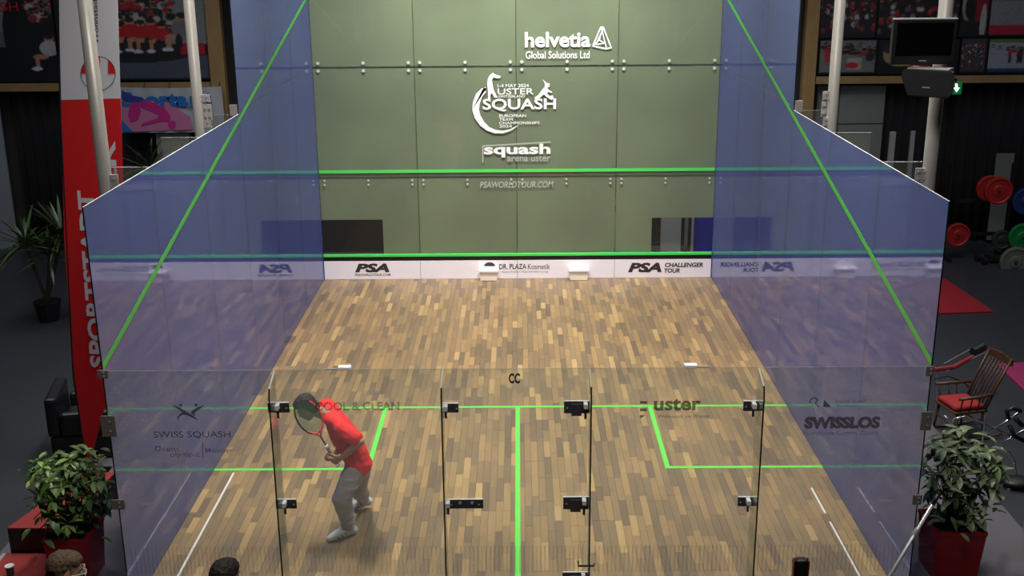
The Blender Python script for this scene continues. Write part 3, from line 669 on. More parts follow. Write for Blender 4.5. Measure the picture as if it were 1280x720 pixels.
# ------------------------------------------------------------ tall flag banner, left
YBn = 2.6
fb = thing('flag_banner', (at(112, 588, 1, YBn).x, YBn, HF), 'tall white and red flag banner with white upright lettering, left of the court', 'banner')
def bp(pts, m, name, y, th=None): return px_poly(pts, y, m, fb, name=name, th=th)
bp([(73, -90), (73.5, 0), (76.5, 125), (150.5, 123), (147, 0), (146, -90)], M_flagw, 'white_cloth', YBn, .006)
bp([(76.5, 125.3), (80, 300), (93, 470), (110, 588), (129, 516), (160, 445), (153, 200), (150.5, 123.3)], M_flagr, 'red_cloth', YBn, .006)
q0, q1, q2, q3 = [at(u, v, 1, YBn) for u, v in ((73.2, -90), (76.3, 125), (93, 470), (110, 588))]
obj('banner_pole', T([(q0.x-.012, YBn+.01, q0.z), (q1.x-.012, YBn+.01, q1.z), (q2.x-.012, YBn+.01, q2.z), (q3.x-.005, YBn+.01, q3.z), (q3.x, YBn+.01, HF+.05)], .013, 8), M_black, fb)
obj('foot', B(q3.x-.2, q3.x+.2, YBn-.2, YBn+.2, HF, HF+.05, bev=.01), M_black, fb)
def vtext(s, ub, vb, ut, vt, wpx, m, **k):
    a = at(ub, vb, 1, YBn-.004); b = at(ut, vt, 1, YBn-.004); c_ = at(ub-wpx, vb, 1, YBn-.004)
    d = b-a; n = V((-d.z, 0, d.x)).normalized()
    return lettering(s, a, d, n, d.length, (a-c_).length, m, fb, **k)
vtext('SPORTSTADT', 133, 460, 117, 239, 20, M_flagw, bold=.03)
vtext('AM WASSER', 160, 452, 144, 176, 17, M_flagw, bold=.03)
vtext('Wohnstadt am Wasser', 123.5, 55, 119, -70, 5.5, M_dark, bold=.01)
ccx, ccy, rr = 122.5, 92, 21.5
bp([(ccx-rr, ccy)]+[(ccx-rr*math.cos(t), ccy-rr*math.sin(t)) for t in [math.pi*i/8 for i in range(1, 4)]]+[(125, 70.5), (125, ccy)], M_flagr, 'emblem', YBn-.003)
bp([(135, 74.5), (139, 78), (142.5, 84), (144, ccy), (135, ccy)], M_flagr, 'emblem', YBn-.003)
strip([(ccx-rr*math.cos(t), ccy-rr*math.sin(t)) for t in [2*math.pi*i/28 for i in range(29)]], .006, YBn-.004, M_dark, fb, name='emblem_ring')

# ------------------------------------------------------------ red steps, armchair, planters, board
def prism(pts, z0, z1): return poly([(p[0], p[1], z0) for p in pts], z1-z0, (0, 0, 1))
st = thing('podium_step', (-4.3, 1.2, -.03), 'red-topped black podium step beside the left planter', 'step')
P = [(-4.574, .864), (-4.12, .856), (-3.98, 1.98), (-4.30, 1.95)]
obj('side', prism(P, HF, .285), M_black, st); obj('carpet', prism(P, .2855, .30), M_red, st)
st = thing('podium_step', (-4.4, .5, -.03), 'low red-topped podium step at the bottom left corner', 'step')
P = [(-4.60, .84), (-4.11, .84), (-4.11, -.2), (-4.60, -.2)]
obj('side', prism(P, HF, .045), M_black, st); obj('carpet', prism(P, .0455, .06), M_red, st); obj('edge_trim', B(-4.635, -4.602, -.2, .84, HF, .062), M_steel, st)
a = at(13.5, 719, 2, .0615)
cu = thing('paper_cup', (a.x, a.y, .0605), 'small white-rimmed cup on the low red step', 'cup')
bm = T([(a.x, a.y, .0605), (a.x, a.y, .15)], [.028, .036], 16); obj('cup_body', bm, mat('cup_dark', (.05, .045, .045, 1), .4), cu, smooth=False)
obj('cup_lid', T([(a.x, a.y, .1505), (a.x, a.y, .157)], .039, 16), M_white, cu)

ac = thing('armchair', (-4.75, 3.2, HF), 'black leather armchair turned away, behind the banner foot', 'armchair')
Ma = Matrix.Translation((-4.72, 3.3, HF)) @ Matrix.Rotation(math.radians(12), 4, 'Z'); ML = mat('black_leather', (.012, .012, .013, 1), .42, 0, 12, .2, bump=.1)
obj('base', B(-.36, .36, -.36, .36, .06, .34, bev=.03, M=Ma), ML, ac, smooth=False)
obj('seat_cushion', B(-.24, .34, -.24, .24, .345, .47, bev=.04, M=Ma), ML, ac)
obj('backrest', B(-.38, -.25, -.36, .36, .345, .78, bev=.04, M=Ma), ML, ac)
for s in (-1, 1):
    obj('armrest', B(-.24, .36, *sorted((s*.25, s*.37)), .345, .60, bev=.04, M=Ma), ML, ac)
    for t in (-1, 1): obj('foot', B(t*.3-.02, t*.3+.02, s*.3-.02, s*.3+.02, 0, .058, M=Ma), M_steeld, ac)
tag(obj('wooden_board', B(-3.42, -3.40, 1.7, 2.1, -.029, .62), mat('beige_board', srgb(170, 158, 138), .7)), 'thin beige board standing outside the left glass wall', 'board')

def leaf_mesh(name, l, w, m, droop=.25):
    bm = bmesh.new(); n = 5; L1, R1, C1 = [], [], []
    for i in range(n+1):
        t = i/n; hw = w*math.sin(math.pi*min(1, t*.95+.03))**.8*.5; z = -droop*l*t*t
        C1.append(bm.verts.new((l*t, 0, z)))
        if 0 < i < n: L1.append(bm.verts.new((l*t, hw, z+hw*.25))); R1.append(bm.verts.new((l*t, -hw, z+hw*.25)))
    for i in range(n):
        for Q in (L1, R1):
            vs = [C1[i], C1[i+1]]
            if i < n-1: vs.append(Q[i])
            if i > 0: vs.append(Q[i-1])
            if Q is R1: vs = vs[::-1]
            if len(vs) > 2: bm.faces.new(vs)
    me = bpy.data.meshes.new(name); bm.to_mesh(me); bm.free(); me.materials.append(m); me.polygons.foreach_set('use_smooth', [True]*len(me.polygons)); return me
def leaf_mat(name, c0, c1):
    m = bpy.data.materials.new(name); m.use_nodes = True; nt = m.node_tree; b = nt.nodes['Principled BSDF']; b.inputs['Roughness'].default_value = .38
    oi = nt.nodes.new('ShaderNodeObjectInfo'); cr = nt.nodes.new('ShaderNodeValToRGB'); nt.links.new(oi.outputs['Random'], cr.inputs[0])
    cr.color_ramp.elements[0].color = c0; cr.color_ramp.elements[1].color = c1; nt.links.new(cr.outputs[0], b.inputs['Base Color']); return m
ML1 = leaf_mat('leaf_left', srgb(58, 88, 38), srgb(150, 182, 96)); ML2 = leaf_mat('leaf_right', srgb(58, 80, 44), srgb(150, 166, 120))
M_stem = mat('stem_brown', srgb(70, 62, 44), .8); M_soil = mat('soil', (.02, .015, .012, 1), .95, 0, 40, .5)
def basis(d, up=V((0, 0, 1))):
    d = d.normalized(); s = up.cross(d); s = s.normalized() if s.length > 1e-3 else V((1, 0, 0)); u = d.cross(s)
    return Matrix((d, s, u)).transposed()
def bush(name, base, ctr, rad, nw, lm, lab, leafl=.13, seed=1, box_=None):
    rd = random.Random(seed); t = thing(name, base, lab, 'plant')
    if box_:
        x0, x1, y0, y1, zt = box_; b = bmesh.new(); box(b, x0, x1, y0, y1, -.029, zt-.03)
        for v in b.verts:
            if v.co.z < 0: v.co.x = (v.co.x-(x0+x1)/2)*.86+(x0+x1)/2; v.co.y = (v.co.y-(y0+y1)/2)*.86+(y0+y1)/2
        obj('planter', b, M_redp, t)
        b = bmesh.new(); w = .022
        for q in ((x0-.006, x1+.006, y0-.006, y0+w), (x0-.006, x1+.006, y1-w, y1+.006), (x0-.006, x0+w, y0+w, y1-w), (x1-w, x1+.006, y0+w, y1-w)): box(b, *q, zt-.03, zt)
        obj('planter_rim', b, M_redp, t); obj('soil', B(x0+w, x1-w, y0+w, y1-w, zt-.029, zt-.01), M_soil, t)
    ms = [leaf_mesh('leaf', leafl*k, leafl*.42*k, lm, dr) for k, dr in ((1, .2), (.85, .35), (1.1, .5))]
    fbm = bmesh.new()
    for i in range(300):
        q = V((rd.gauss(0, .42), rd.gauss(0, .42), rd.uniform(-.95, .75))); q.x *= 1-.3*abs(q.z); P0 = V(ctr)+V((q.x*rad[0], q.y*rad[1], q.z*rad[2])); an = rd.random()*6.28
        if box_ and P0.z < box_[4]+.03: P0.z = box_[4]+.03
        Mx = Matrix.Translation(P0) @ basis(V((math.cos(an), math.sin(an), rd.uniform(-.5, .5)))).to_4x4(); n0 = len(fbm.verts); fbm.from_mesh(ms[i % 3]); fbm.verts.ensure_lookup_table()
        for v in fbm.verts[n0:]: v.co = Mx @ v.co
    tag(obj('foliage', fbm, lm, t, smooth=True), 'dense inner leaves', kind='stuff')
    for i in range(nw):
        while True:
            q = V((rd.uniform(-1, 1), rd.uniform(-1, 1), rd.uniform(-1, 1)))
            if .25 < q.length < 1: break
        q = q.normalized()*q.length**.5
        tip = V(ctr)+V((q.x*rad[0], q.y*rad[1], q.z*rad[2])); b0 = V(base)+V((rd.uniform(-.06, .06), rd.uniform(-.06, .06), 0)); b0.z = (box_[4]-.012 if box_ else base[2])
        if tip.z < b0.z+.04: tip.z = b0.z+.04+rd.random()*.1
        mid = (b0+tip)/2+V((0, 0, .06))
        if i % 2 == 0: obj('stem', T([b0, mid, tip], [.007, .005, .003], 5), M_stem, t)
        n = rd.choice((5, 6, 6)); out = (V((q.x, q.y, max(q.z, -.2)+.5))).normalized(); ph = rd.random()*6
        bs = basis(out)
        for k in range(n):
            an = ph+2*math.pi*k/n+rd.uniform(-.2, .2); sp_ = rd.uniform(.15, .55)
            d = (bs @ V((sp_, math.cos(an), math.sin(an)))).normalized()
            o = bpy.data.objects.new('leaf', rd.choice(ms)); link_at(o, tip, t); o.rotation_euler = basis(d).to_euler(); sc = rd.uniform(.75, 1.15); o.scale = (sc, sc, sc)
    return t
bush('potted_plant', (-3.87, .62, -.03), (-3.87, .62, .83), (.33, .30, .40), 50, ML1, 'leafy green plant in a red planter at the left of the court', .115, 4, (-4.06, -3.68, .42, .82, .43))
bush('potted_plant', (3.78, .63, -.03), (3.80, .62, .90), (.33, .30, .45), 50, ML2, 'leafy grey-green plant in a red planter at the right of the court', .115, 9, (3.56, 3.99, .42, .85, .45))
# spiky plants far back
M_blade = leaf_mat('blade_green', srgb(30, 48, 26), srgb(78, 104, 58))
def spiky(base, h, n, ln, lab, seed, heads=1):
    rd = random.Random(seed); t = thing('spiky_plant', base, lab, 'plant'); bx, by, bz = base
    obj('pot', T([(bx, by, bz), (bx, by, bz+.3)], [.14, .2], 14), M_black, t)
    ms = [leaf_mesh('leaf', ln*k, .05, M_blade, d) for k, d in ((1, .35), (.9, .6), (1.05, .15))]
    for hd in range(heads):
        tx, ty = bx+rd.uniform(-.3, .3)*(heads > 1), by+rd.uniform(-.2, .2)*(heads > 1); hz = h*rd.uniform(.6, 1) if hd else h
        obj('trunk', T([(bx, by, bz+.29), (tx, ty, bz+hz)], [.03, .02], 6), M_stem, t)
        for i in range(n):
            an = rd.random()*6.28; el = rd.uniform(-.1, 1.3); d = V((math.cos(an)*math.cos(el), math.sin(an)*math.cos(el), math.sin(el)))
            o = bpy.data.objects.new('leaf', rd.choice(ms)); link_at(o, (tx, ty, bz+hz), t); o.rotation_euler = basis(d).to_euler()
a = at(62, 400, 2, HF); spiky((a.x, a.y, HF), 1.25, 34, .62, 'spiky dark plant on the left by the black curtain, near the banner', 2, 3)
a = at(-22, 400, 2, HF); a.x -= .25; spiky((a.x, a.y, HF), 1.45, 26, .55, 'spiky dark plant at the far left edge', 5, 3)
a = at(187, 212, 1, 11.0); spiky((a.x, 11.0, HF), a.z-HF, 34, .62, 'spiky plant under the white cloth banner, behind the left glass wall', 6)

# ------------------------------------------------------------ right side of the hall
def matp(pts, lab, m, name='gym_mat'):
    P = [at(u, v, 2, HF) for u, v in pts]; o = obj(name, prism(P, HF+.001, HF+.025), m); tag(o, lab, 'mat')
matp([(1120, 352), (1181, 350), (1242, 391), (1130, 395)], 'red floor mat to the right of the court', mat('mat_red', srgb(150, 20, 34), .7))
matp([(1246, 457), (1320, 452), (1340, 520), (1296, 506)], 'magenta floor mat at the right edge behind the rocking chair', mat('mat_magenta', srgb(150, 36, 90), .7))
rk = thing('weight_rack', (8.4, 11.1, HF), 'black steel weight rack against the right curtain', 'rack')
for x in (7.55, 8.62, 9.3):
    obj('upright', B(x-.025, x+.025, 11.15, 11.2, HF, 1.6), M_black, rk); obj('rack_foot', B(x-.03, x+.03, 10.8, 11.5, HF, HF+.05), M_black, rk)
obj('cross_bar', B(7.70, 9.12, 11.201, 11.25, .9, .96), M_black, rk); obj('cross_bar', B(7.70, 9.12, 11.2, 11.25, .3, .36), M_black, rk)
def plate(u, v, r, m, lab, Y=11.0, tilt=0, depth=.06):
    p = at(u, v, 1, Y); t = thing('weight_plate', (p.x, Y, p.z-r), lab, 'weight plate')
    bm = bmesh.new(); n = 28
    rings = [(r*.12, 0), (r*.35, 0), (r*.42, .012), (r*.8, .012), (r*.88, -.004), (r, .004), (r, depth), (r*.12, depth)]
    vv = [[bm.verts.new((p.x+q[0]*math.cos(2*math.pi*k/n)+tilt*q[1], Y+q[1], p.z+q[0]*math.sin(2*math.pi*k/n))) for k in range(n)] for q in rings]
    for j in range(len(rings)):
        A, C = vv[j], vv[(j+1) % len(rings)]
        for k in range(n): bm.faces.new((A[k], A[(k+1) % n], C[(k+1) % n], C[k]))
    obj('disc', bm, m, t, smooth=False); obj('hub', T([(p.x, Y-.02, p.z), (p.x, Y+.2, p.z)], r*.115, 12), M_steeld, t)
Mr = mat('plate_red', srgb(170, 34, 30), .5)
plate(1238, 236, .23, Mr, 'red weight plate on the rack, rear one of the pair', 11.07)
plate(1249, 239, .24, Mr, 'red weight plate on the rack, front one of the pair', 10.84)
plate(1198, 294, .21, Mr, 'red weight plate standing low by the court corner', 11.0)
plate(1279, 297, .24, mat('plate_green', srgb(24, 130, 60), .5), 'green weight plate at the right edge of the rack', 10.9)
plate(1284, 252, .24, mat('plate_blue', srgb(28, 50, 110), .5), 'dark blue weight plate at the right edge, above the green one', 10.95)
plate(1270, 328, .26, mat('plate_grey', srgb(110, 112, 104), .6), 'grey weight plate at the bottom of the rack', 10.4)
plate(1253, 300, .17, mat('plate_dark', srgb(50, 52, 50), .6), 'small dark weight plate left of the green one', 11.0)
db = thing('dumbbell_set', (8.0, 10.7, HF), 'dark jumble of small gym weights on the floor by the rack', 'weights')
for i in range(6):
    u = 1222+i*8; p = at(u, 330+random.uniform(-5, 6), 2, HF); bm = T([(p.x, p.y, HF+.06), (p.x+.2, p.y+.05, HF+.06)], .015, 6)
    for s in (0, 1): tube(bm, [(p.x+s*.2-.04, p.y+s*.05-.01, HF+.06), (p.x+s*.2+.04, p.y+s*.05+.01, HF+.06)], .058, 8)
    obj('dumbbell', bm, M_black, db)
for (u0, v0, u1, v1, lb) in ((1111, 165, 1118, 200, 'short grey upright bar behind the right glass wall, left of a second'), (1137, 164, 1142, 240, 'slanted grey upright bar behind the right glass wall, left of the pole')):
    tag(pxbox('metal_upright', u0, v0, u1, v1+260, 10.2, .05, M_steel, vx=190), lb, 'upright')

# rocking chair (local frame: x forward)
Mc = Matrix.Translation((5.0, 3.62, HF)) @ Matrix.Rotation(math.radians(192), 4, 'Z') @ Matrix.Scale(.82, 4)
rc = thing('rocking_chair', (5.08, 3.62, HF), 'dark wooden rocking chair with a red seat cushion, right of the court', 'chair')
Mwd = mat('chair_wood', srgb(84, 56, 34), .4, 0, 14, .25)
for s in (-1, 1):
    pts = [(x, s*.25, .015+.20*(x*x)) for x in [-.50+.1*i for i in range(10)]]
    obj('rocker', placed(Mc, T(pts, .018, 8)), Mwd, rc, smooth=True)
    for x in (-.2, .22): obj('leg', placed(Mc, T([(x, s*.25, .035+.2*x*x), (x*.9, s*.22, .40)], [.016, .022], 8)), Mwd, rc, smooth=True)
    obj('armrest', placed(Mc, T([(-.28, s*.25, .66), (-.05, s*.28, .65), (.24, s*.29, .65)], .022, 8)), Mwd, rc, smooth=True)
    for x in (-.08, .04, .18): obj('arm_spindle', placed(Mc, T([(x, s*.24, .44), (x, s*.28, .64)], .011, 6)), Mwd, rc, smooth=True)
    obj('back_post', placed(Mc, T([(-.21, s*.22, .42), (-.33, s*.23, .75), (-.50, s*.24, 1.12)], [.02, .02, .016], 8)), Mwd, rc, smooth=True)
obj('stretcher', placed(Mc, T([(.21, -.24, .22), (.21, .24, .22)], .012, 6), T([(-.19, -.24, .22), (-.19, .24, .22)], .012, 6)), Mwd, rc, smooth=True)
obj('seat', placed(Mc, B(-.24, .26, -.25, .25, .40, .435, bev=.012)), Mwd, rc)
obj('cushion', placed(Mc, B(-.2, .24, -.22, .22, .436, .51, bev=.03)), mat('cushion_red', srgb(150, 30, 30), .8), rc, smooth=True)
for i in range(6):
    y = -.17+.068*i; obj('back_spindle', placed(Mc, T([(-.215, y, .43), (-.34, y, .75), (-.485, y, 1.06)], .010, 6)), Mwd, rc, smooth=True)
cb = [V((-.50, y, 1.12-.9*y*y*.5)) for y in (-.27, -.18, -.09, 0, .09, .18, .27)]
obj('crest_rail', placed(Mc, merge(*[B(-.52+(-.0), -.49, -.27+.09*i, -.18+.09*i+.001, 1.05, 1.17-abs(i-2.5)*.012, bev=.004) for i in range(6)])), Mwd, rc)

# grey folding frame with red bar
fr = thing('folding_frame', (5.2, 4.7, HF), 'grey tubular folding frame with a red bar, behind the rocking chair', 'frame')
def pt(u, v, y): return at(u, v, 1, y)
M_tube = mat('grey_tube', (.35, .36, .37, 1), .3, .7)
obj('upper_tube', T([pt(1180, 455, 4.5), pt(1224, 431, 4.9)], .012, 8), M_tube, fr); obj('lower_tube', T([pt(1184, 464, 4.4), pt(1233, 440, 4.8)], .012, 8), M_tube, fr)
obj('red_bar', T([pt(1168, 462, 4.4), pt(1192, 459, 4.45), pt(1216, 446, 4.7)], .028, 8), mat('bar_red', srgb(140, 34, 30), .6), fr)
obj('black_joint', T([pt(1216, 440, 4.75), pt(1229, 433, 4.85)], .055, 8), M_black, fr)
a = pt(1228, 438, 4.8); obj('leg', T([a, (a.x+.1, a.y+.1, HF+.012)], .012, 8), M_tube, fr); a = pt(1172, 463, 4.4); obj('leg', T([a, (a.x, a.y-.1, HF+.012)], .012, 8), M_tube, fr)
obj('black_hose', T([pt(1168, 474, 4.3), pt(1185, 470, 4.3), pt(1205, 478, 4.3), pt(1215, 488, 4.3)], .009, 6), M_black, fr)

# chrome exercise frame with black grips
bk = thing('exercise_frame', (4.85, 2.3, HF), 'chrome tubular exercise frame with black grips, behind the right plant', 'frame')
M_ch = mat('chrome', (.62, .62, .64, 1), .18, .9)
for q in ([(1180, 520), (1192, 530), (1210, 545)], [(1186, 534), (1194, 523), (1206, 521), (1232, 530), (1262, 545)], [(1230, 544), (1256, 528), (1277, 513)], [(1240, 560), (1262, 548), (1290, 532)], [(1250, 560), (1262, 566), (1268, 577), (1271, 600)], [(1250, 590), (1263, 599), (1276, 606)]):
    obj('frame_tube', T([pt(u, v, 2.5) for u, v in q], .013, 8), M_ch, bk, smooth=True)
for q in ([(1261, 523), (1258, 514), (1266, 510), (1276, 514)], [(1262, 532), (1268, 545), (1282, 552)], [(1268, 522), (1278, 532)]): obj('grip', T([pt(u, v, 2.46) for u, v in q], .024, 8), M_black, bk, smooth=True)
obj('saddle', merge(ell(pt(1272, 602, 2.3), (.16, .12, .05))), M_black, bk, smooth=True)
obj('black_cover', merge(*chain([(pt(1262, 612, 2.25), .04), (pt(1253, 632, 2.2), .06), (pt(1240, 655, 2.1), .045)])), M_black, bk, smooth=True)
for u, v in ((1232, 560), (1262, 640), (1286, 625)):
    a = pt(u, v-40, 2.4); obj('leg', T([a, (a.x, a.y, HF+.013)], .013, 8), M_ch, bk)
for i in range(4): obj('slat', T([pt(1250, 628+i*6, 2.15), pt(1282, 634+i*6, 2.15)], .010, 6), M_steeld, bk)
a = at(1275, 690, 1, 1.3); b = at(1300, 600, 1, .9)
bn = thing('red_bin', ((a.x+b.x)/2, 1.1, -.08), 'tall red box with a pale lower part at the right edge', 'box')
obj('upper_part', B(a.x, b.x+.2, .9, 1.3, .22, b.z), mat('bin_red', srgb(170, 14, 20), .5), bn); obj('lower_part', B(a.x-.005, b.x+.2, .9, 1.3, HF, .218), mat('bin_beige', srgb(150, 140, 126), .7), bn)

sl = thing('silver_pole', (2.75, -.58, -.03), 'slim silver pole leaning by the right rear corner of the court', 'pole')
p0 = at(1166, 630, 1, -.45); p1 = at(1110, 724, 1, -.52); d = (p1-p0); k = (-.012-p0.z)/d.z; p2 = p0+d*k
obj('tube', T([p0, p2], .0135, 10), mat('silver', (.5, .5, .5, 1), .35, .4), sl, smooth=True); obj('grip', T([p0-d*.12, p0], .017, 10), M_black, sl, smooth=True)
q = at(1147, 661, 1, -.47); obj('clip', T([p0+d*.33, p0+d*.40], .022, 10), M_steel, sl)

# camera on a tripod at the bottom edge
a = at(990, 720, 1, -2.0); b = at(1011.5, 698, 1, -2.0); cxm = (a.x+b.x)/2
vc = thing('video_camera', (cxm, -2.0, HF), 'black camera with dark red sides at the bottom edge, right of centre', 'camera')
obj('body', B(a.x+.014, b.x-.014, -2.03, -1.97, b.z-.16, b.z, bev=.018), M_black, vc, smooth=False)
for x in (a.x, b.x-.0135): obj('side_cheek', B(x, x+.0135, -2.025, -1.98, b.z-.155, b.z-.004, bev=.005), mat('dark_red_plastic', srgb(92, 18, 14), .35), vc)
obj('lens', T([(cxm, -1.969, b.z-.08), (cxm, -1.90, b.z-.08)], .03, 14), M_black, vc)
obj('tripod_column', T([(cxm, -2.0, .7), (cxm, -2.0, b.z-.161)], .016, 8), M_black, vc)
for an in (0.5, 2.6, 4.7): obj('tripod_leg', T([(cxm, -2.0, .95), (cxm+.4*math.cos(an), -2.0+.4*math.sin(an), HF+.012)], .012, 8), M_black, vc)

# ------------------------------------------------------------ people
def hand(w, d, n, side, curl=(.9, .9, .7), spread=.12, k=1.0):
    """w wrist, d finger direction, n palm normal, side +1: thumb on d x n side"""
    d = V(d).normalized(); n = V(n); n = (n-d*n.dot(d)).normalized(); s = d.cross(n)*side; out = []
    for i, (off, ln) in enumerate(((.032, .074), (.011, .084), (-.011, .078), (-.031, .060))):
        kn = w+(d*.092+s*off)*k
        out.append(hull([(w+(d*.015+s*off*.45)*k, .015*k), (kn, .0125*k)]))
        dd = (d+s*off*spread*20*.1).normalized(); p = kn; a = 0; r = .0095*k
        for seg, c in zip((.45, .32, .25), curl):
            a += c; q = p+(dd*math.cos(a)+n*math.sin(a))*ln*seg*k; out.append(hull([(p, r), (q, r*.92)])); p = q; r *= .92
    out.append(hull([(w+(d*.03+s*.02)*k, .014*k), (w+(d*.03-s*.02)*k, .014*k), (w+(d*.085+s*.03)*k, .013*k), (w+(d*.085-s*.03)*k, .013*k)]))
    t0 = w+(d*.03+s*.03)*k; t1 = t0+(d*.035+s*.025+n*.02)*k; t2 = t1+(d*.028+s*.002+n*.022)*k; t3 = t2+(d*.02-s*.012+n*.014)*k
    return out+chain([(t0, .014*k), (t1, .0115*k), (t2, .0105*k), (t3, .009*k)])
def head_frame(c, fwd, up):
    f = V(fwd).normalized(); u = V(up); u = (u-f*u.dot(f)).normalized(); x = f.cross(u)
    return Matrix.Translation(c) @ Matrix((x, f, u)).transposed().to_4x4()
def make_head(H):
    b = [ell((0, -.015, .035), (.074, .094, .088)), ell((0, .03, -.012), (.064, .064, .088)), ell((0, .045, -.065), (.046, .045, .042)), ell((0, .072, .03), (.05, .02, .015))]
    b += [hull([((0, .088, .022), .008), ((0, .113, -.018), .011)]), hull([((-.011, .098, -.023), .008), ((.011, .098, -.023), .008)]), hull([((-.017, .088, -.048), .007), ((.017, .088, -.048), .007)]), hull([((-.014, .086, -.058), .007), ((.014, .086, -.058), .007)])]
    for s in (-1, 1): b += [ell((s*.076, -.005, 0), (.010, .020, .032)), ell((s*.04, .06, -.02), (.022, .02, .02))]
    return mx(b, H)
def folds(me, fn):
    nn = [v.normal.copy() for v in me.vertices]; cc_ = [v.co.copy() for v in me.vertices]
    for v, n, c in zip(me.vertices, nn, cc_): v.co = c+n*fn(c)
def make_person(name, loc, label, J, H, skin, shirt_c, trou_c, hair_c, shoe_c, hands, hair_kind='short', group=None, sleeve='short'):
    t = thing(name, loc, label, 'person', group)
    ms = mat('skin_%d_%d_%d' % tuple(skin), srgb(*skin), .55, 0, 20, .05)
    g = lambda k: V(J[k])
    b = make_head(H); b += [hull([(H @ V((0, -.03, -.05)), .052), (g('neck'), .056)])]
    b += [hull([(g('Lsh'), .045), (g('Rsh'), .045), (g('chest'), .09)]), hull([(g('chest'), .09), (g('pelvis'), .09)])]
    for s in 'LR':
        b += chain([(g(s+'sh'), .046), (g(s+'el'), .036)])+chain([(g(s+'el'), .036), (g(s+'el').lerp(g(s+'wr'), .3), .038), (g(s+'wr'), .024)])
        b += chain([(g(s+'hip'), .075), (g(s+'knee'), .048)])+chain([(g(s+'knee'), .048), (g(s+'knee').lerp(g(s+'ank'), .35), .050), (g(s+'ank'), .034)])
        b += hull_foot(g(s+'ank'), g(s+'toe'))
        h = hands[s]; b += hand(g(s+'wr'), *h)
    obj('body', fuse(b, .0075, 2), ms, t, smooth=True)
    sc = g('chest'); up = (g('neck')-g('pelvis')).normalized(); sd = (g('Lsh')-g('Rsh')).normalized(); fw = V(J.get('fwd', (0, 1, 0)))
    b = [hull([(g('Lsh'), .072), (g('Rsh'), .072), (sc+sd*.08, .118), (sc-sd*.08, .118), (sc+fw*.03, .115)]),
         hull([(sc+sd*.07, .118), (sc-sd*.07, .118), (g('pelvis')+sd*.07+up*.03, .120), (g('pelvis')-sd*.07+up*.03, .120)]),
         hull([(g('neck')-up*.03, .066), (g('Lsh')-sd*.03, .052), (g('Rsh')+sd*.03, .052)])]
    for s in 'LR':
        if sleeve == 'short': e = g(s+'sh').lerp(g(s+'el'), .72); b += [hull([(g(s+'sh'), .078), (e, .074)])]
        else: b += chain([(g(s+'sh'), .064), (g(s+'el'), .052), (g(s+'wr'), .036)])
    me = fuse(b, .009, 5)
    folds(me, lambda c: noise.noise(c*9)*.010+noise.noise(V((c.x*6, c.y*6, c.z*24)))*.006)
    obj('shirt', me, mat('cloth_%d_%d_%d' % tuple(shirt_c), srgb(*shirt_c), .85), t, smooth=True)
    b = [hull([(g('pelvis')+sd*.07+up*.01, .098), (g('pelvis')-sd*.07+up*.01, .098), (g('Lhip'), .098), (g('Rhip'), .098)])]
    for s in 'LR': b += chain([(g(s+'hip'), .108), (g(s+'knee'), .088), (g(s+'knee').lerp(g(s+'ank'), .5), .080), (g(s+'ank').lerp(g(s+'knee'), .06), .060)])
    me = fuse(b, .009, 4)
    folds(me, lambda c: noise.noise(V((c.x*8, c.y*8, c.z*16)))*.012+noise.noise(V((c.x*10, c.y*10, c.z*45)))*.005)
    obj('trousers', me, mat('cloth_%d_%d_%d' % tuple(trou_c), srgb(*trou_c), .9, 0, 14, .08), t, smooth=True)
    for s in 'LR':
        a, o = g(s+'ank'), g(s+'toe'); d = (o-a); dn = V((d.x, d.y, d.z)).normalized(); dd = V((d.x, d.y, 0)).normalized()
        heel = a-dd*.045+V((0, 0, -.035))+ (V((0, 0, 0)))
        b = [hull([(heel, .042), (a+V((0, 0, .0)), .046)]), hull([(heel, .040), (a.lerp(o, .6), .045), (a, .046)]), hull([(heel-V((0, 0, .008)), .034), (a.lerp(o, .7)-V((0, 0, .004)), .043), (o, .030)])]
        sh = obj('shoe', fuse(b, .006, 3), mat('shoe_%d_%d_%d' % tuple(shoe_c), srgb(*shoe_c), .5), t, smooth=True)
    # hair, eyes
    hb = [ell((0, -.032, .045), (.079, .086, .088)), ell((0, .002, .078), (.074, .088, .052)), ell((0, -.055, -.02), (.064, .052, .075))]
    for s in (-1, 1): hb.append(ell((s*.060, -.03, .025), (.020, .045, .045)))
    rd = random.Random(5)
    for i in range(60):
        an = rd.random()*6.28; z = rd.uniform(-.2, 1); q = V((math.cos(an)*math.sqrt(1-z*z)*.072, math.sin(an)*math.sqrt(1-z*z)*.082-.024, .050+z*.078))
        if not (q.y > .03 and q.z < .08): hb.append(sph(q, (.013, .013, .012), 1))
    hme = fuse(mx(hb, H), .005, 1); folds(hme, lambda c: noise.noise(c*45)*.004+noise.noise(V((c.x*140, c.y*140, c.z*40)))*.004)
    obj('hair', hme, mat('hair_%d_%d_%d' % tuple(hair_c), srgb(*hair_c), .7, 0, 60, .3), t, smooth=True)
    for s in (-1, 1):
        e = obj('eye', merge(*mx([ell((s*.030, .0865, .008), (.013, .008, .008))], H)), mat('eye_white', (.7, .7, .68, 1), .3), t, smooth=True)
        obj('iris', merge(*mx([ell((s*.030, .0935, .008), (.006, .003, .006))], H)), mat('eye_dark', (.03, .02, .015, 1), .2), e, smooth=True)
        obj('eyebrow', merge(*mx([hull([((s*.015, .0945, .03), .004), ((s*.045, .084, .033), .0035)])], H)), mat('hair_%d_%d_%d' % tuple(hair_c), None), t, smooth=True)
    obj('mouth', merge(*mx([ell((0, .094, -.052), (.021, .0055, .0055))], H)), mat('lips_%d' % skin[0], srgb(int(skin[0]*.8), int(skin[1]*.6), int(skin[2]*.6)), .5), t, smooth=True)
    return t
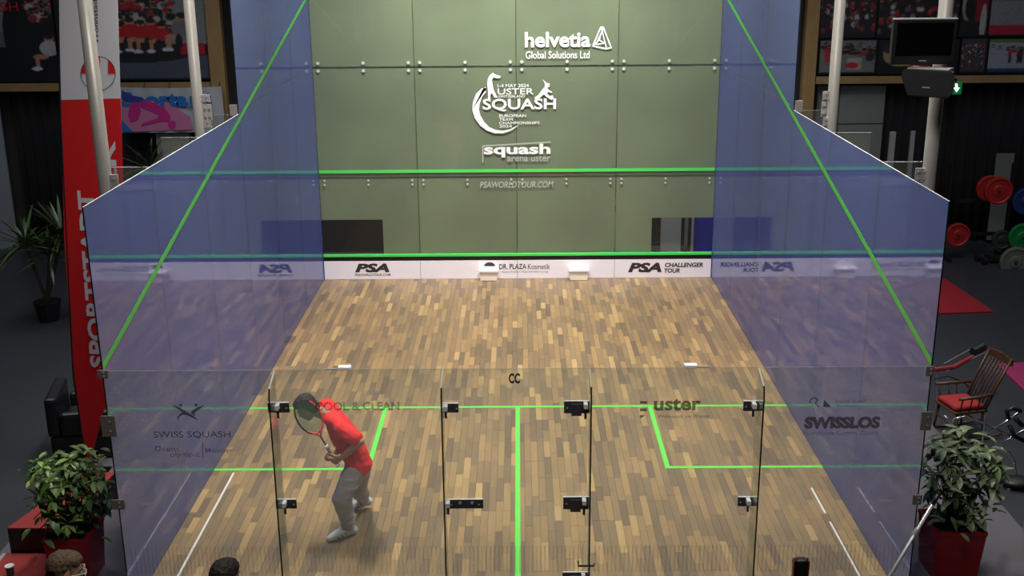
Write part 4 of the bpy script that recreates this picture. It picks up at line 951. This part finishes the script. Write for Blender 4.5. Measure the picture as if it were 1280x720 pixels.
def hull_foot(a, o):
    dd = V(((o-a).x, (o-a).y, 0)).normalized()
    return [hull([(a, .034), (a-dd*.03+V((0, 0, -.03)), .028), (a.lerp(o, .7), .026), (o, .018)])]

J = dict(pelvis=at(449, 577, 1, 1.20), chest=at(433, 546, 1, 1.18), neck=at(407, 518, 1, 1.18),
         Lsh=at(427, 535, 1, 1.02), Rsh=at(409, 507, 1, 1.38), Lel=at(451, 552, 1, .93), Lwr=at(427, 572, 1, .97), Rel=at(428, 552, 1, 1.46), Rwr=at(421, 566, 1, 1.10),
         Lhip=at(444, 588, 1, 1.11), Rhip=at(450, 586, 1, 1.30), Lknee=at(427, 622, 1, 1.06), Rknee=at(447, 610, 1, 1.50), Rank=at(455, 629, 1, 1.74), fwd=(-1, 0, -.3))
Lt = at(412, 673, 2, .034); La = at(436, 655, 1, 1.22); La.z = .092
J['Lank'] = La; J['Ltoe'] = V((Lt.x, Lt.y, .034))
J['Rtoe'] = J['Rank']+V((-.13, -.04, -.075)); J['Rtoe'].z = max(.033, J['Rtoe'].z); J['Rank'].z = max(.12, J['Rank'].z)
hc = at(384, 510, 1, 1.16)
Hm = head_frame(hc, (-.72, .12, -.62), (-.55, 0, .85))
hd = (at(400, 552, 1, 1.0)-at(421, 579, 1, 1.0)).normalized()     # racket direction
pl = make_person('person', (-1.6, 1.3, 0), 'squash player in red t-shirt and grey trousers bending forward with a racket', J, Hm, (176, 128, 98), (240, 40, 42), (166, 160, 160), (30, 24, 22), (196, 198, 196),
    {'L': ((-.75, .1, -.35), (-.2, .8, .2), -1, (.75, 1.0, .8)), 'R': ((-.7, -.5, .1), (.3, -.6, -.7), 1, (.75, 1.0, .8))})
for s in 'LR':
    a = J[s+'toe']; e = J[s+'ank']; dd = (a-e).normalized()
    sdv = V((-dd.y, dd.x, 0)).normalized()
    for sg in (-1, 1):
        for q in (.25, .45, .62):
            pc = e.lerp(a, q)+sdv*sg*.047+V((0, 0, -.028+.012*(1-q))); obj('stripe', T([pc+V((0, 0, .022))+dd*.012, pc-V((0, 0, .014))-dd*.012], .0045, 6), M_steeld, pl)
    for q in (.42, .55, .68): pc = e.lerp(a, q)+V((0, 0, .040-.03*q)); obj('lace', T([pc-sdv*.02, pc+V((0, 0, .006)), pc+sdv*.02], .0035, 5), M_white, pl)
    obj('shoe_sole', merge(*chain([(e-V((dd.x, dd.y, 0))*.05+V((0, 0, -.072 if s == 'L' else -.066)), .014), (a+V((0, 0, -.02)), .012)])), mat('sole_dark', (.08, .08, .085, 1), .7), pl, smooth=True)

# racket
YR = 1.0
ps = at(421.5, 580, 1, YR); pe = at(368, 491, 1, YR+.06); L = (pe-ps); ln = .685; d = L.normalized(); ps = ps; e3 = V((0.35, -1, .1)); wv = (e3.cross(d)).normalized(); nv = d.cross(wv)
rk2 = thing('squash_racket', (ps.x, YR, ps.z), 'black and red squash racket with green strings held by the player', 'racket')
P = lambda a, b, c=0: ps+d*a+wv*b+nv*c
obj('grip', T([P(0, 0), P(.19, 0)], [.016, .014], 10), mat('grip_dark', (.10, .09, .09, 1), .8), rk2, smooth=True)
obj('butt_cap', T([P(-.022, 0), P(.004, 0)], .018, 10), M_white, rk2, smooth=True); obj('grip_collar', T([P(.17, 0), P(.20, 0)], .017, 10), M_white, rk2, smooth=True)
obj('shaft', T([P(.20, 0), P(.30, 0)], .008, 8), M_black, rk2, smooth=True)
Mrr = mat('racket_red', srgb(226, 52, 44), .4)
hc2, ra, rb = .50, .168, .105; RS = 1 if wv.x > 0 else -1
for s in (-1, 1):
    an = math.radians(128)
    obj('throat_arm', T([P(.295, s*.003), P(.34, s*.03), P(hc2+ra*math.cos(an), s*rb*math.sin(an))], .0075, 8), Mrr, rk2, smooth=True)
    pts = [P(hc2+ra*math.cos(t), s*rb*math.sin(t)) for t in [math.radians(180-i*9) for i in range(21)]]
    k = (3, 15)[s == RS]; obj('frame_red', T(pts[:k+1], .0085, 8), Mrr, rk2, smooth=True); obj('frame_black', T(pts[k:], .0085, 8), M_black, rk2, smooth=True)
Mst = mat('string_green', srgb(40, 120, 70), .5); bm = bmesh.new()
for i in range(-9, 10):
    y = i*rb/10; h = ra*math.sqrt(1-(y/rb)**2); tube(bm, [P(hc2-h, y), P(hc2+h, y)], .0011, 4)
for i in range(-15, 16):
    x = i*ra/16; h = rb*math.sqrt(1-(x/ra)**2); tube(bm, [P(hc2+x, -h, .001), P(hc2+x, h, .001)], .0011, 4)
tag(obj('strings', bm, Mst, rk2), 'green string bed', kind='stuff')

def stander(base, turn, zt, label, skin, shirt, trou, hair, seed):
    M = Matrix.Translation(base) @ Matrix.Rotation(turn, 4, 'Z'); k = (zt-base[2])/1.75
    m = lambda x, y, z: M @ V((x*k, y*k, z*k))
    J = dict(pelvis=m(0, -.01, .95), chest=m(0, .0, 1.25), neck=m(0, -.01, 1.47), Lsh=m(-.17, 0, 1.40), Rsh=m(.17, 0, 1.40), Lel=m(-.24, -.02, 1.12), Rel=m(.24, -.02, 1.12), Lwr=m(-.16, .20, 1.0), Rwr=m(.16, .20, 1.0),
             Lhip=m(-.09, 0, .90), Rhip=m(.09, 0, .90), Lknee=m(-.10, .03, .49), Rknee=m(.10, .03, .49), Lank=m(-.10, -.02, .09), Rank=m(.10, -.02, .09), Ltoe=m(-.12, .14, .034), Rtoe=m(.12, .14, .034), fwd=tuple(M.to_3x3() @ V((0, 1, 0))))
    R3 = M.to_3x3(); H = head_frame(m(0, .02, 1.63), R3 @ V((0, 1, -.25)), (0, 0, 1))
    return make_person('person', tuple(base), label, J, H, skin, shirt, trou, hair, (40, 40, 44), {'L': (R3 @ V((.6, .8, 0)), R3 @ V((0, -.2, -1)), -1, (.3, .4, .3)), 'R': (R3 @ V((-.6, .8, 0)), R3 @ V((0, -.2, -1)), 1, (.3, .4, .3))}, sleeve='long'), H
p = at(76, 692, 1, -2.1)
_, H1 = stander((p.x-.01, -2.1, HF), math.radians(-62), p.z, 'person with light brown hair and glasses at the bottom left corner, seen from behind', (178, 130, 104), (40, 44, 56), (36, 38, 46), (104, 82, 62), 1)
gl = thing('glasses', tuple(H1 @ V((0, .1, .0))), 'pale-rimmed glasses worn by the person at the bottom left', 'glasses')
for s in (-1, 1):
    obj('lens_rim', T([H1 @ V((s*.033+.024*math.cos(t), .112, .006+.018*math.sin(t))) for t in [i*math.pi/7 for i in range(14)]], .0022, 6, closed=True), M_white, gl)
    obj('temple', T([H1 @ V((s*.058, .11, .012)), H1 @ V((s*.086, .04, .012)), H1 @ V((s*.088, -.03, .0))], .0024, 6), M_white, gl)
obj('bridge', T([H1 @ V((-.009, .113, .008)), H1 @ V((.009, .113, .008))], .002, 6), M_white, gl)
p = at(277, 703.5, 1, -2.2)
_, H2 = stander((p.x, -2.2, HF), math.radians(-20), p.z, 'person with short dark hair at the bottom edge, seen from behind, red earphone', (170, 122, 98), (30, 32, 38), (34, 34, 40), (38, 30, 24), 2)
hp = thing('earphone', tuple(H2 @ V((.09, 0, 0))), 'dark red earphone on the dark-haired person at the bottom edge', 'earphone')
obj('ear_cup', merge(*mx([ell((.094, -.005, .0), (.016, .028, .034))], H2)), mat('ear_red', srgb(120, 20, 30), .4), hp, smooth=True)
obj('ear_pad', merge(*mx([ell((.082, -.005, .0), (.010, .026, .030))], H2)), M_black, hp, smooth=True)

bpy.data.scenes.remove(TS)
